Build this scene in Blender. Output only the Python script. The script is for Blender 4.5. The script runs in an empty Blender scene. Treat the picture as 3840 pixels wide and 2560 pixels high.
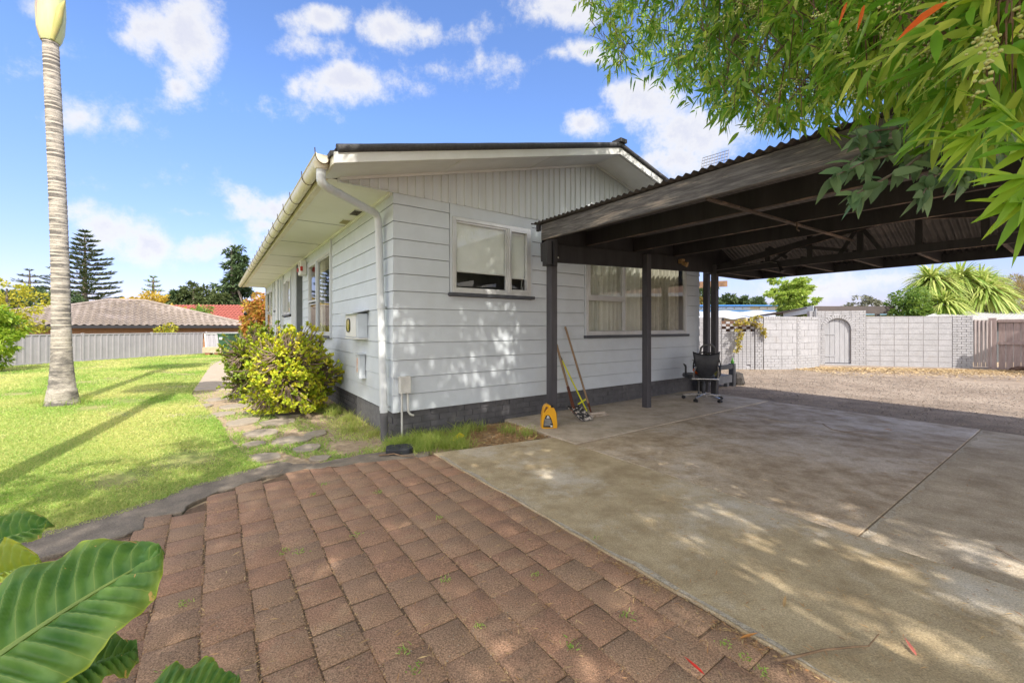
import bpy, math, random
import numpy as np
from mathutils import Vector, Matrix
R = math.radians
random.seed(7)
rng = np.random.default_rng(11)
scene = bpy.context.scene
COL = scene.collection
# ---------------------------------------------------------------- camera
cam_d = bpy.data.cameras.new('camera'); cam = bpy.data.objects.new('camera', cam_d); COL.objects.link(cam)
cam.location = (0, 0, 1.28); cam.rotation_euler = (R(90), 0, 0)
cam_d.sensor_width = 36; cam_d.lens = 36*1570/3840; cam_d.shift_y = -55/3840
cam_d.clip_start = 0.02; cam_d.clip_end = 4000
scene.camera = cam
# ---------------------------------------------------------------- light
SUN_EL = 48.0
SH = (0.452, -0.892)
S = Vector((SH[0]*math.cos(R(SUN_EL)), SH[1]*math.cos(R(SUN_EL)), math.sin(R(SUN_EL))))
sd = bpy.data.lights.new('sun', 'SUN'); sd.energy = 2.2; sd.angle = R(0.55); sd.color = (1, .93, .83)
sun = bpy.data.objects.new('sun', sd); COL.objects.link(sun)
sun.rotation_euler = S.to_track_quat('Z', 'Y').to_euler()
scene.view_settings.view_transform = 'Standard'; scene.view_settings.look = 'None'
scene.view_settings.exposure = 1.55; scene.view_settings.gamma = 1
scene.cycles.max_bounces = 8; scene.cycles.diffuse_bounces = 4; scene.cycles.transparent_max_bounces = 12
try:
    scene.cycles.use_denoising = True
except Exception: pass
W = bpy.data.worlds.new('World'); scene.world = W; W.use_nodes = True
nt = W.node_tree; nt.nodes.clear()
def wn(t, **k):
    n = nt.nodes.new(t)
    for a, b in k.items(): setattr(n, a, b)
    return n
def L_(a, b): nt.links.new(a, b)
def vm(op, a, b=None):
    n = wn('ShaderNodeVectorMath', operation=op)
    for i, x in enumerate((a, b)):
        if x is None: continue
        if isinstance(x, (tuple, list)): n.inputs[i].default_value = x
        else: L_(x, n.inputs[i])
    return n.outputs['Value'] if op in ('LENGTH', 'DOT_PRODUCT') else n.outputs[0]
def mt(op, a, b=None, c=None, clamp=False):
    n = wn('ShaderNodeMath', operation=op); n.use_clamp = clamp
    for i, x in enumerate((a, b, c)):
        if x is None: continue
        if isinstance(x, (int, float)): n.inputs[i].default_value = x
        else: L_(x, n.inputs[i])
    return n.outputs[0]
sky = wn('ShaderNodeTexSky', sky_type='NISHITA'); sky.sun_disc = False
sky.sun_elevation = R(SUN_EL); sky.sun_rotation = math.atan2(S.x, S.y)
sky.air_density = 1.0; sky.dust_density = 0.6; sky.ozone_density = 2.2
tc = wn('ShaderNodeTexCoord'); gen = tc.outputs['Generated']
sep = wn('ShaderNodeSeparateXYZ'); L_(gen, sep.inputs[0])
front = mt('MAXIMUM', sep.outputs[1], 0.08)
comb = wn('ShaderNodeCombineXYZ'); L_(mt('DIVIDE', sep.outputs[0], front), comb.inputs[0]); L_(mt('DIVIDE', sep.outputs[2], front), comb.inputs[1])
nz = wn('ShaderNodeTexNoise', noise_dimensions='3D'); nz.inputs['Scale'].default_value = 9; nz.inputs['Detail'].default_value = 7; nz.inputs['Roughness'].default_value = .68
L_(gen, nz.inputs['Vector'])
nz2 = wn('ShaderNodeTexNoise'); nz2.inputs['Scale'].default_value = 4.5; nz2.inputs['Detail'].default_value = 5
L_(gen, nz2.inputs['Vector'])
nzv = vm('MULTIPLY', vm('SUBTRACT', nz2.outputs['Color'], (.5, .5, .5)), (.16, .12, 0))
pos = vm('ADD', comb.outputs[0], nzv)
# clouds: (x, y, half width, half height, strength) on the direction plane, from sky positions of the real clouds
CL = [(430,95,70,85,1),(330,90,95,60,1),(280,110,60,40,.9),(415,215,25,20,.6),(190,262,60,30,.5),(280,285,55,25,.45),(745,45,60,30,1),(895,45,75,45,1),
      (985,45,30,28,.8),(815,185,115,38,1),(1265,25,85,42,1),(1350,118,65,22,.9),(1280,130,35,20,.8),(1480,235,75,45,1),(1345,285,40,26,.8),
      (1600,310,105,50,1),(1540,362,100,36,1),(250,535,90,48,1),(165,505,60,34,.7),(330,570,60,35,.8),(610,475,90,32,.9),(650,455,50,30,.9),
      (470,575,60,35,.7),(410,500,45,14,.4),(600,520,50,22,.6),(90,10,30,20,.4),(540,620,50,20,.35),(2000,640,300,14,.35),(640,560,70,26,.33),(160,120,60,22,.22),(1050,150,90,18,.25),(560,250,80,16,.2),(330,430,60,18,.25),(1120,60,50,16,.2),(760,110,60,14,.2)]
acc = None
for (ox, oy, rw, rh, st) in CL:
    cx, cy = (ox-1176)/961.6, (750.3-oy)/961.6
    d = vm('LENGTH', vm('MULTIPLY', vm('SUBTRACT', pos, (cx, cy, 0)), (961.6/(rw*1.35), 961.6/(rh*1.35), 0)))
    m = mt('MULTIPLY', mt('SUBTRACT', 1.0, d), st)
    acc = m if acc is None else mt('MAXIMUM', acc, m)
# unseen clouds added behind the viewer as bright neutral fill light
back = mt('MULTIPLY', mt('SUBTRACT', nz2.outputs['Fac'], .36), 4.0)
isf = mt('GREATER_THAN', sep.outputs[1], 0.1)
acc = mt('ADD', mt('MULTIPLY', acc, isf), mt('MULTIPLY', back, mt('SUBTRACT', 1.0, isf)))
dens = mt('ADD', acc, mt('MULTIPLY', mt('SUBTRACT', nz.outputs['Fac'], .5), 3.0))
mr = wn('ShaderNodeMapRange', interpolation_type='SMOOTHSTEP'); L_(dens, mr.inputs[0]); mr.inputs[1].default_value = -.16; mr.inputs[2].default_value = .78
mr.inputs[4].default_value = .93
up = mt('GREATER_THAN', sep.outputs[2], 0.0)
cfac = mt('MULTIPLY', mr.outputs[0], up)
SKY_STR = 0.1
tint = wn('ShaderNodeMix', data_type='RGBA', blend_type='MULTIPLY'); tint.inputs[0].default_value = 1
hz_ = wn('ShaderNodeMapRange'); L_(sep.outputs[2], hz_.inputs[0]); hz_.inputs[1].default_value = 0.0; hz_.inputs[2].default_value = .42
hmx = wn('ShaderNodeMix', data_type='RGBA'); L_(hz_.outputs[0], hmx.inputs[0]); hmx.inputs[6].default_value = (.56, .46, .65, 1); hmx.inputs[7].default_value = (.72, .82, 1.04, 1)
L_(sky.outputs[0], tint.inputs[6]); L_(hmx.outputs[2], tint.inputs[7])
mix = wn('ShaderNodeMix', data_type='RGBA'); L_(cfac, mix.inputs[0]); L_(tint.outputs[2], mix.inputs[6])
core = wn('ShaderNodeMapRange', interpolation_type='SMOOTHSTEP'); L_(dens, core.inputs[0]); core.inputs[1].default_value = .35; core.inputs[2].default_value = 1.15
shade = wn('ShaderNodeMix', data_type='RGBA'); L_(core.outputs[0], shade.inputs[0])
shade.inputs[6].default_value = (3.5, 3.45, 3.4, 1); shade.inputs[7].default_value = (2.75, 2.8, 3.15, 1)
bk = wn('ShaderNodeMix', data_type='RGBA'); L_(isf, bk.inputs[0]); bk.inputs[6].default_value = (10.0, 9.2, 8.2, 1)  # added rear clouds, extra bright and warm to lift the shade
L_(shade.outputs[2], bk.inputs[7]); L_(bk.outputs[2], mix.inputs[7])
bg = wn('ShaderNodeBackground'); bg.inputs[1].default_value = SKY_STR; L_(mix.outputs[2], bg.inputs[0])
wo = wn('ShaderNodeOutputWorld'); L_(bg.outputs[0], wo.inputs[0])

# ---------------------------------------------------------------- frames
CO = Vector((-1.357, 4.81, 0)); UA = Vector((.8145, .5802, 0)).normalized(); VA = Vector((-UA.y, UA.x, 0)); HANG = math.atan2(UA.y, UA.x)
def H(u, v, z=0): return CO + UA*u + VA*v + Vector((0, 0, z))
def Q(ox, oy, Y): return Vector(((ox-1176)/961.6*Y, Y, 1.28-(oy-750.3)/961.6*Y))
def G(ox, oy, z=0):
    Y = (1.28-z)*961.6/(oy-750.3); return Vector(((ox-1176)/961.6*Y, Y, z))
# ---------------------------------------------------------------- tags
def tag(o, label=None, cat=None, group=None, kind=None):
    if label: o['label'] = label
    if cat: o['category'] = cat
    if group: o['group'] = group
    if kind: o['kind'] = kind
    return o
def thing(name, label, cat, loc=(0, 0, 0), rz=0, group=None):
    o = bpy.data.objects.new(name, None); COL.objects.link(o); o.empty_display_size = .1
    o.location = loc; o.rotation_euler = (0, 0, rz)
    return tag(o, label, cat, group)
def link(o, parent=None, name=None):
    COL.objects.link(o)
    if parent: o.parent = parent
    return o
def copy_tree(o, parent=None):
    c = o.copy(); COL.objects.link(c)
    if parent: c.parent = parent
    for ch in list(o.children): copy_tree(ch, c)
    return c
# ---------------------------------------------------------------- materials
MC = {}
def M(name, c1, c2=None, rough=.7, scale=8, bump=.0, bscale=None, c3=None, stretch=(1, 1, 1), metal=0, spec=.4, detail=8, coord='Object', r3=(.62, .7), transl=0, tint=0, tcol=None, ramp=(.35, .65), bdist=.01, wet=0, speck=0, sscale=140):
    if name in MC: return MC[name]
    m = bpy.data.materials.new(name); MC[name] = m; m.use_nodes = True
    t = m.node_tree; n = t.nodes; l = t.links; b = n['Principled BSDF']
    b.inputs['Roughness'].default_value = rough; b.inputs['Metallic'].default_value = metal
    b.inputs['Specular IOR Level'].default_value = spec
    c2 = c2 or tuple(x*.82 for x in c1)
    co = n.new('ShaderNodeTexCoord'); mp = n.new('ShaderNodeMapping'); mp.inputs['Scale'].default_value = stretch
    l.new(co.outputs[coord], mp.inputs[0])
    nz = n.new('ShaderNodeTexNoise'); nz.inputs['Scale'].default_value = scale; nz.inputs['Detail'].default_value = detail; nz.inputs['Roughness'].default_value = .65
    l.new(mp.outputs[0], nz.inputs['Vector'])
    rp = n.new('ShaderNodeValToRGB'); rp.color_ramp.elements[0].position = ramp[0]; rp.color_ramp.elements[1].position = ramp[1]
    rp.color_ramp.elements[0].color = (*c1, 1); rp.color_ramp.elements[1].color = (*c2, 1)
    l.new(nz.outputs['Fac'], rp.inputs[0]); col = rp.outputs[0]
    if c3:
        n3 = n.new('ShaderNodeTexNoise'); n3.inputs['Scale'].default_value = scale*.23; n3.inputs['Detail'].default_value = 6; n3.inputs['Roughness'].default_value = .7
        l.new(mp.outputs[0], n3.inputs['Vector'])
        r_ = n.new('ShaderNodeValToRGB'); r_.color_ramp.elements[0].position = r3[0]; r_.color_ramp.elements[1].position = r3[1]
        r_.color_ramp.elements[0].color = (0, 0, 0, 1); r_.color_ramp.elements[1].color = (1, 1, 1, 1); l.new(n3.outputs['Fac'], r_.inputs[0])
        mx = n.new('ShaderNodeMix'); mx.data_type = 'RGBA'; l.new(r_.outputs[0], mx.inputs[0]); l.new(col, mx.inputs[6]); mx.inputs[7].default_value = (*c3, 1); col = mx.outputs[2]
    if tint:
        at = n.new('ShaderNodeAttribute'); at.attribute_name = 'tint'
        mx = n.new('ShaderNodeMix'); mx.data_type = 'RGBA'; l.new(at.outputs['Fac'], mx.inputs[0]); l.new(col, mx.inputs[6]); mx.inputs[7].default_value = (*(tcol or c2), 1); col = mx.outputs[2]
    if speck:
        ns = n.new('ShaderNodeTexNoise'); ns.inputs['Scale'].default_value = sscale; ns.inputs['Detail'].default_value = 3; ns.inputs['Roughness'].default_value = .75
        l.new(mp.outputs[0], ns.inputs['Vector'])
        rs_ = n.new('ShaderNodeMapRange'); l.new(ns.outputs['Fac'], rs_.inputs[0]); rs_.inputs[1].default_value = .32; rs_.inputs[2].default_value = .68; rs_.inputs[3].default_value = 1-speck; rs_.inputs[4].default_value = 1+speck
        vs = n.new('ShaderNodeVectorMath'); vs.operation = 'SCALE'; l.new(col, vs.inputs[0]); l.new(rs_.outputs[0], vs.inputs['Scale']); col = vs.outputs[0]
    l.new(col, b.inputs['Base Color'])
    if bump:
        bn = n.new('ShaderNodeTexNoise'); bn.inputs['Scale'].default_value = bscale or scale*6; bn.inputs['Detail'].default_value = 6
        l.new(mp.outputs[0], bn.inputs['Vector'])
        bp = n.new('ShaderNodeBump'); bp.inputs['Strength'].default_value = bump; bp.inputs['Distance'].default_value = bdist
        l.new(bn.outputs['Fac'], bp.inputs['Height']); l.new(bp.outputs[0], b.inputs['Normal'])
    if wet:
        rr = n.new('ShaderNodeMapRange'); l.new(nz.outputs['Fac'], rr.inputs[0]); rr.inputs[1].default_value = .3; rr.inputs[2].default_value = .7
        rr.inputs[3].default_value = rough-wet; rr.inputs[4].default_value = rough; l.new(rr.outputs[0], b.inputs['Roughness'])
    if transl:
        tr = n.new('ShaderNodeBsdfTranslucent'); hs = n.new('ShaderNodeHueSaturation'); hs.inputs['Value'].default_value = 1.9; hs.inputs['Hue'].default_value = .485
        l.new(col, hs.inputs['Color']); l.new(hs.outputs[0], tr.inputs[0])
        ms = n.new('ShaderNodeMixShader'); ms.inputs[0].default_value = transl
        l.new(b.outputs[0], ms.inputs[1]); l.new(tr.outputs[0], ms.inputs[2]); l.new(ms.outputs[0], n['Material Output'].inputs[0])
    return m
def glass_mat(name, tintc=(.95, .97, .96), boost=1.0):
    m = bpy.data.materials.new(name); m.use_nodes = True; t = m.node_tree; n = t.nodes; l = t.links; n.remove(n['Principled BSDF'])
    tr = n.new('ShaderNodeBsdfTransparent'); tr.inputs[0].default_value = (*tintc, 1)
    gl = n.new('ShaderNodeBsdfGlossy'); gl.inputs['Roughness'].default_value = .0
    nz = n.new('ShaderNodeTexNoise'); nz.inputs['Scale'].default_value = 1.1; bp = n.new('ShaderNodeBump'); bp.inputs['Strength'].default_value = .04; bp.inputs['Distance'].default_value = .05
    co = n.new('ShaderNodeTexCoord'); l.new(co.outputs['Object'], nz.inputs['Vector']); l.new(nz.outputs['Fac'], bp.inputs['Height']); l.new(bp.outputs[0], gl.inputs['Normal'])
    fr = n.new('ShaderNodeLayerWeight'); fr.inputs[0].default_value = .5; pw = n.new('ShaderNodeMath'); pw.operation = 'POWER'; pw.inputs[1].default_value = 3.5; l.new(fr.outputs['Facing'], pw.inputs[0])
    ma = n.new('ShaderNodeMath'); ma.operation = 'MULTIPLY_ADD'; ma.inputs[1].default_value = .8*boost; ma.inputs[2].default_value = .09*boost; ma.use_clamp = True; l.new(pw.outputs[0], ma.inputs[0])
    ms = n.new('ShaderNodeMixShader'); l.new(ma.outputs[0], ms.inputs[0]); l.new(tr.outputs[0], ms.inputs[1]); l.new(gl.outputs[0], ms.inputs[2])
    l.new(ms.outputs[0], n['Material Output'].inputs[0]); return m
# ---------------------------------------------------------------- mesh builders
def np_mesh(name, V, F, mat, parent=None, smooth=False, tint=None, uv=None):
    V = np.asarray(V, dtype=np.float32); F = np.asarray(F, dtype=np.int32); k = F.shape[1]
    me = bpy.data.meshes.new(name); me.vertices.add(len(V)); me.vertices.foreach_set('co', V.ravel())
    me.loops.add(F.size); me.loops.foreach_set('vertex_index', F.ravel())
    me.polygons.add(len(F)); me.polygons.foreach_set('loop_start', np.arange(0, F.size, k, dtype=np.int32))
    try: me.polygons.foreach_set('loop_total', np.full(len(F), k, dtype=np.int32))
    except Exception: pass
    if smooth: me.polygons.foreach_set('use_smooth', np.ones(len(F), dtype=bool))
    me.update(calc_edges=True)
    if tint is not None:
        a = me.attributes.new('tint', 'FLOAT', 'POINT'); a.data.foreach_set('value', np.asarray(tint, dtype=np.float32))
    if uv is not None:
        ul = me.uv_layers.new(name='UVMap'); ul.data.foreach_set('uv', np.asarray(uv, dtype=np.float32)[F.ravel()].ravel())
    me.materials.append(mat)
    return link(bpy.data.objects.new(name, me), parent)
class MB:
    def __init__(s): s.v = []; s.f = []
    def add(s, vs, fs):
        k = len(s.v); s.v += [tuple(x) for x in vs]; s.f += [tuple(i+k for i in f) for f in fs]; return s
    def box(s, x0, x1, y0, y1, z0, z1):
        return s.add([(x0,y0,z0),(x1,y0,z0),(x1,y1,z0),(x0,y1,z0),(x0,y0,z1),(x1,y0,z1),(x1,y1,z1),(x0,y1,z1)],
                     [(3,2,1,0),(4,5,6,7),(0,1,5,4),(1,2,6,5),(2,3,7,6),(3,0,4,7)])
    def beam(s, p, q, w, h, up=(0, 0, 1)):
        p = Vector(p); q = Vector(q); d = (q-p).normalized(); up = Vector(up)
        sd_ = d.cross(up)
        if sd_.length < 1e-4: sd_ = d.cross(Vector((1, 0, 0)))
        sd_.normalize(); u2 = sd_.cross(d).normalized(); a = sd_*w/2; b = u2*h/2
        return s.add([p-a-b, p+a-b, p+a+b, p-a+b, q-a-b, q+a-b, q+a+b, q-a+b], [(0,1,2,3),(7,6,5,4),(4,5,1,0),(5,6,2,1),(6,7,3,2),(7,4,0,3)])
    def prism(s, poly, z0, z1):
        n = len(poly); vs = [(p[0], p[1], z0) for p in poly]+[(p[0], p[1], z1) for p in poly]
        return s.add(vs, [tuple(range(n-1, -1, -1)), tuple(range(n, 2*n))]+[(i, (i+1) % n, n+(i+1) % n, n+i) for i in range(n)])
    def extr(s, poly3, d):
        n = len(poly3); d = Vector(d); a = [Vector(p) for p in poly3]
        return s.add(a+[p+d for p in a], [tuple(range(n-1, -1, -1)), tuple(range(n, 2*n))]+[(i, (i+1) % n, n+(i+1) % n, n+i) for i in range(n)])
    def tube(s, pts, r, n=8, cap=True):
        pts = [Vector(p) for p in pts]; k0 = len(s.v); m = len(pts); ref = None
        for i, p in enumerate(pts):
            d = (pts[min(i+1, m-1)]-pts[max(i-1, 0)]).normalized()
            if ref is None: ref = Vector((0, 0, 1)) if abs(d.z) < .9 else Vector((1, 0, 0))
            a = d.cross(ref).normalized(); b = a.cross(d).normalized(); ref = b
            rr = r[i] if isinstance(r, (list, tuple)) else r
            for j in range(n):
                t = 2*math.pi*j/n; s.v.append(tuple(p+a*math.cos(t)*rr+b*math.sin(t)*rr))
        for i in range(m-1):
            for j in range(n):
                s.f.append((k0+i*n+j, k0+i*n+(j+1) % n, k0+(i+1)*n+(j+1) % n, k0+(i+1)*n+j))
        if cap:
            s.f.append(tuple(k0+j for j in range(n-1, -1, -1))); s.f.append(tuple(k0+(m-1)*n+j for j in range(n)))
        return s
    def lathe(s, prof, c=(0, 0, 0), n=16, sx=1, sy=1, jit=0):
        k0 = len(s.v); c = Vector(c); m = len(prof)
        for (r, z) in prof:
            for j in range(n):
                t = 2*math.pi*j/n; rr = r*(1+(random.random()-.5)*jit); s.v.append((c.x+rr*sx*math.cos(t), c.y+rr*sy*math.sin(t), c.z+z))
        for i in range(m-1):
            for j in range(n): s.f.append((k0+i*n+j, k0+i*n+(j+1) % n, k0+(i+1)*n+(j+1) % n, k0+(i+1)*n+j))
        s.f.append(tuple(k0+j for j in range(n-1, -1, -1))); s.f.append(tuple(k0+(m-1)*n+j for j in range(n)))
        return s
    def build(s, name, mat, parent=None, smooth=False, bevel=0, loc=None):
        me = bpy.data.meshes.new(name); me.from_pydata(s.v, [], s.f); me.materials.append(mat)
        if smooth:
            for p in me.polygons: p.use_smooth = True
            try: me.set_sharp_from_angle(angle=R(50))
            except Exception: pass
        me.update(); o = link(bpy.data.objects.new(name, me), parent)
        if loc: o.location = loc
        if bevel:
            b = o.modifiers.new('bevel', 'BEVEL'); b.width = bevel; b.segments = 2; b.limit_method = 'ANGLE'; b.angle_limit = R(40)
        return o
def nrm(a): return a/np.maximum(np.linalg.norm(a, axis=-1, keepdims=True), 1e-9)
LANCE = ([0, .18, .45, .75, 1], [.12, .8, 1, .62, .02]); OVATE = ([0, .15, .4, .7, 1], [.1, .8, 1, .7, .03]); SPOON = ([0, .35, .65, .9, 1], [.2, .55, 1, .8, .25])
STRAP = ([0, .2, .45, .7, .88, 1], [.7, 1, 1, .85, .5, .03]); QUAD = ([0, .45, 1], [.05, 1, .05])
def leaves(name, mat, P, D, N, Ln, Wd, shape=LANCE, droop=.25, fold=.3, parent=None, tint=None, smooth=True):
    P = np.asarray(P, float); n = len(P); D = nrm(np.asarray(D, float)); N = np.asarray(N, float)
    Ln = np.broadcast_to(np.asarray(Ln, float), (n,)); Wd = np.broadcast_to(np.asarray(Wd, float), (n,)); droop = np.broadcast_to(np.asarray(droop, float), (n,))
    sd_ = nrm(np.cross(D, N)); up = np.cross(sd_, D); st, ws = shape; V = []; k = len(st)
    for s, w in zip(st, ws):
        c = P+D*(Ln*s)[:, None]; c[:, 2] -= droop*Ln*s*s
        h = (Wd*w/2)[:, None]; V += [c-sd_*h+up*h*fold, c, c+sd_*h+up*h*fold]
    V = np.stack(V, 1).reshape(-1, 3); base = (np.arange(n)*3*k)[:, None]; F = []
    for j in range(k-1):
        a = 3*j; F += [base+np.array([[a, a+1, a+4, a+3]]), base+np.array([[a+1, a+2, a+5, a+4]])]
    F = np.concatenate(F)
    if tint is None: tint = rng.random(n)
    return np_mesh(name, V, F, mat, parent, smooth, np.repeat(tint, 3*k))
def in_poly(x, y, poly):
    c = np.zeros(len(x), bool); j = len(poly)-1
    for i in range(len(poly)):
        xi, yi = poly[i][0], poly[i][1]; xj, yj = poly[j][0], poly[j][1]
        m = ((yi > y) != (yj > y)) & (x < (xj-xi)*(y-yi)/(yj-yi+1e-12)+xi); c ^= m; j = i
    return c
def text_mb(txt, size, mat, name, parent, loc, rot, extrude=.001, align='CENTER'):
    cu = bpy.data.curves.new(name, 'FONT'); cu.body = txt; cu.size = size; cu.extrude = extrude; cu.align_x = align; cu.materials.append(mat)
    o = link(bpy.data.objects.new(name, cu), parent); o.location = loc; o.rotation_euler = rot; return o
# ================================================================ materials
paint = M('siding_paint', (.575,.625,.67), (.525,.57,.61), rough=.55, scale=3, bump=.15, bscale=60, c3=(.52,.545,.55), r3=(.55,.75), bdist=.002)
white = M('white_paint', (.72,.725,.72), (.64,.64,.62), rough=.5, scale=2.5, bump=.1, bscale=50, bdist=.002)
soffm = M('soffit_paint', (.76,.77,.735), (.70,.71,.67), rough=.6, scale=1.5, bump=.1, bscale=40, bdist=.002)
gable = M('gable_panel', (.62,.655,.68), (.555,.58,.595), rough=.6, scale=2, stretch=(3,3,.4))
gutm = M('gutter_plastic', (.74,.72,.62), (.62,.58,.44), rough=.4, scale=5, c3=(.5,.46,.34))
pipem = M('pipe_paint', (.60,.63,.645), (.57,.60,.615), rough=.45, scale=5)
greyp = M('plinth_paint', (.12,.118,.125), (.085,.084,.09), rough=.75, scale=9, bump=.4, bscale=50, c3=(.16,.155,.15))
concb = M('concrete_base', (.20,.20,.205), (.13,.13,.14), rough=.85, scale=14, bump=.3)
sillm = M('sill_paint', (.075,.08,.095), (.06,.065,.078), rough=.5)
alum = M('aluminium', (.62,.63,.63), (.52,.53,.53), rough=.4, metal=.35, scale=4)
rubber = M('black_rubber', (.02,.02,.022), rough=.6)
roofb = M('roof_tile', (.045,.045,.05), (.075,.075,.078), rough=.75, scale=30, bump=.6, bscale=120, c3=(.3,.29,.26), r3=(.70,.73))
fabric = M('blind_fabric', (.80,.82,.80), rough=.9, scale=2)
curt = M('curtain_fabric', (.82,.82,.74), (.72,.72,.64), rough=.9, scale=3)
dark = M('dark_interior', (.03,.03,.035), rough=.9)
wirem = M('gutter_wire', (.10,.07,.05), rough=.6, metal=.3)
blackm = M('charcoal_timber', (.036,.034,.038), (.02,.019,.022), rough=.6, scale=6, stretch=(1,1,.15), bump=.5, bscale=30, c3=(.10,.09,.085), r3=(.68,.74))
rawe = M('timber_underside', (.035,.03,.03), (.10,.07,.055), rough=.8, scale=10, c3=(.2,.14,.11), r3=(.5,.6))
beamm = M('weathered_beam', (.17,.163,.158), (.065,.061,.06), rough=.65, scale=5, stretch=(12,1.0,12), bump=1.0, bscale=11, c3=(.34,.29,.24), r3=(.53,.66), bdist=.004, ramp=(.3,.6))
corr = M('corrugated_underside', (.075,.07,.068), (.045,.042,.042), rough=.5, metal=.3, scale=5, c3=(.14,.12,.11))
redm = M('red_plastic', (.5,.03,.02), rough=.4)
yelm = M('meter_glass', (.30,.29,.03), (.05,.06,.02), rough=.12, scale=14, c3=(.6,.5,.25))
labelm = M('label_paper', (.75,.72,.68), (.62,.22,.06), rough=.6, scale=9, stretch=(1,1,3))
boxp = M('grey_box_plastic', (.60,.60,.57), rough=.5)
glass = glass_mat('window_glass', boost=1.0)
glassf = glass_mat('window_glass_front', boost=.5); glassr = glass_mat('window_glass_wide', boost=1.9)
concA = M('driveway_concrete', (.49,.395,.25), (.31,.238,.14), speck=.38, rough=.85, scale=3.5, bump=.8, bscale=120, c3=(.58,.53,.45), r3=(.49,.66), bdist=.004, wet=.25)
concB = M('old_slab_concrete', (.51,.41,.29), (.285,.215,.14), speck=.4, rough=.8, scale=4.5, bump=.8, bscale=110, c3=(.60,.53,.45), r3=(.50,.66), bdist=.004, wet=.3)
concC = M('porch_strip_concrete', (.56,.48,.385), (.38,.31,.23), speck=.3, rough=.85, scale=3.5, bump=.8, bscale=110, c3=(.24,.22,.14), r3=(.55,.7), bdist=.004, wet=.2)
concE = M('kerb_concrete', (.27,.225,.175), (.15,.125,.098), speck=.35, rough=.9, scale=7, bump=1, bscale=70, c3=(.12,.11,.095), bdist=.006)
pathm = M('path_concrete', (.44,.37,.29), (.36,.30,.23), speck=.2, rough=.9, scale=6, bump=.5, bscale=90)
stonem = M('stone_slab', (.36,.31,.245), (.27,.23,.18), speck=.25, rough=.9, scale=9, bump=.6, bscale=70, c3=(.22,.2,.15))
pavem = M('paver_brick', (.375,.21,.132), (.275,.163,.104), speck=.6, sscale=150, rough=.9, scale=9, bump=1, bscale=160, c3=(.37,.26,.165), r3=(.50,.72), bdist=.004, tint=1, tcol=(.31,.20,.128))
jointm = M('joint_sand', (.22,.14,.085), (.09,.06,.038), rough=1, scale=60, bump=1, bscale=120, bdist=.01)
soilm = M('soil', (.46,.36,.245), (.30,.22,.145), rough=1, scale=20, bump=1, bscale=50, c3=(.20,.23,.07), bdist=.02)
lawnm = M('lawn_soil', (.18,.25,.05), (.34,.31,.12), rough=1, scale=2.2, c3=(.46,.36,.22), r3=(.60,.68), bump=1, bscale=60, bdist=.02)
gravm = M('gravel', (.265,.205,.155), (.16,.125,.095), rough=1, scale=3, bump=.6, bscale=120, c3=(.31,.25,.195), r3=(.45,.65), bdist=.008, speck=.5, sscale=70)
grassm = M('grass_blade', (.14,.32,.04), (.25,.41,.06), rough=.6, scale=1.3, transl=.35, tint=1, tcol=(.58,.56,.22))
# ================================================================ ground
LAWN = [tuple(G(*p).xy) for p in [(-400,1500),(-60,1275),(80,1240),(170,1210),(270,1182),(360,1152),(430,1122),(500,1103),(565,1084),(600,1066),(560,1040),(530,1010),(505,965),(470,935),(440,905),(446,893),(482,842),(530,812)]]
LAWN += [(-14.0, 22.0), (-15.2, 20.4), (-15.5,17.9), (-16.1,15.6), (-17.3,12), (-19,6), (-19,-3), (-6,-2)]
def sheet(name, poly, z, mat, kind='structure', sub=None):
    m = MB(); m.add([(x, y, z) for x, y in poly], [tuple(range(len(poly)))]); return tag(m.build(name, mat), kind=kind)
gm = M('far_ground', (.16,.17,.07), (.22,.19,.12), rough=1, scale=.1)
sheet('ground', [(-2500,-800),(2500,-800),(2500,3000),(-2500,3000)], -1.15, gm)
o = MB().prism([(-19.2,-14),(24,-14),(24,40),(-11,40),(-13.9,22.5),(-15.25,20.4),(-15.6,17.9),(-16.2,15.6),(-17.4,12),(-19.1,6)], -1.14, -.03).build('yard_ground', soilm); tag(o, kind='structure')
sheet('lawn', LAWN, -.012, lawnm)
g0 = [H(6.08,-14).xy, H(6.08,.02).xy, H(6.3,2).xy, (4.2,11.5),(4.2,15),(12,15.5),(16,13.2),(16.4,4),(14,-14)]
sheet('gravel_yard', [tuple(p) for p in g0], -.016, gravm)
# concrete slabs (each a pour of its own, part of the driveway)
def slab(pts, z, mat, name='driveway'):
    m = MB().prism([tuple(H(u, v).xy) for u, v in pts], -.10, z); return tag(m.build(name, mat, bevel=.006), kind='structure')
def wobble(p, q, n, a):
    out = []
    for i in range(n):
        t = i/n; out.append((p[0]+(q[0]-p[0])*t+(random.random()-.5)*a, p[1]+(q[1]-p[1])*t+(random.random()-.5)*a))
    return out
edgeL = wobble((.16,-9),(.12,-.80),70,.016)
slab([(1.506,-9)]+edgeL[::1]+[(.12,-.80),(1.506,-1.05)], .006, concA)
slab([(1.515,-3.845),(1.515,-1.41),(4.52,-1.41),(4.52,-3.845)], .004, concB)
sheet('slab_joint_fill', [tuple(H(u, v).xy) for u, v in ((1.2,-8.9),(5.9,-8.9),(5.9,-1.2),(1.6,-1.2))], -.0005, M('crack_fill', (.16,.12,.08), (.26,.21,.15), rough=1, scale=30))
slab([(4.527,-3.845),(4.527,-1.41),(6.09,-1.41),(6.09,-3.845)], .006, concB)
concD = M('pale_slab_concrete', (.50,.425,.325), (.31,.25,.175), speck=.38, rough=.85, scale=3, bump=.8, bscale=110, c3=(.62,.56,.48), r3=(.55,.72), bdist=.004)
slab([(1.515,-9),(1.515,-3.853),(6.08,-3.853),(6.08,-9)], .002, concD)
mm = MB()
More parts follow.
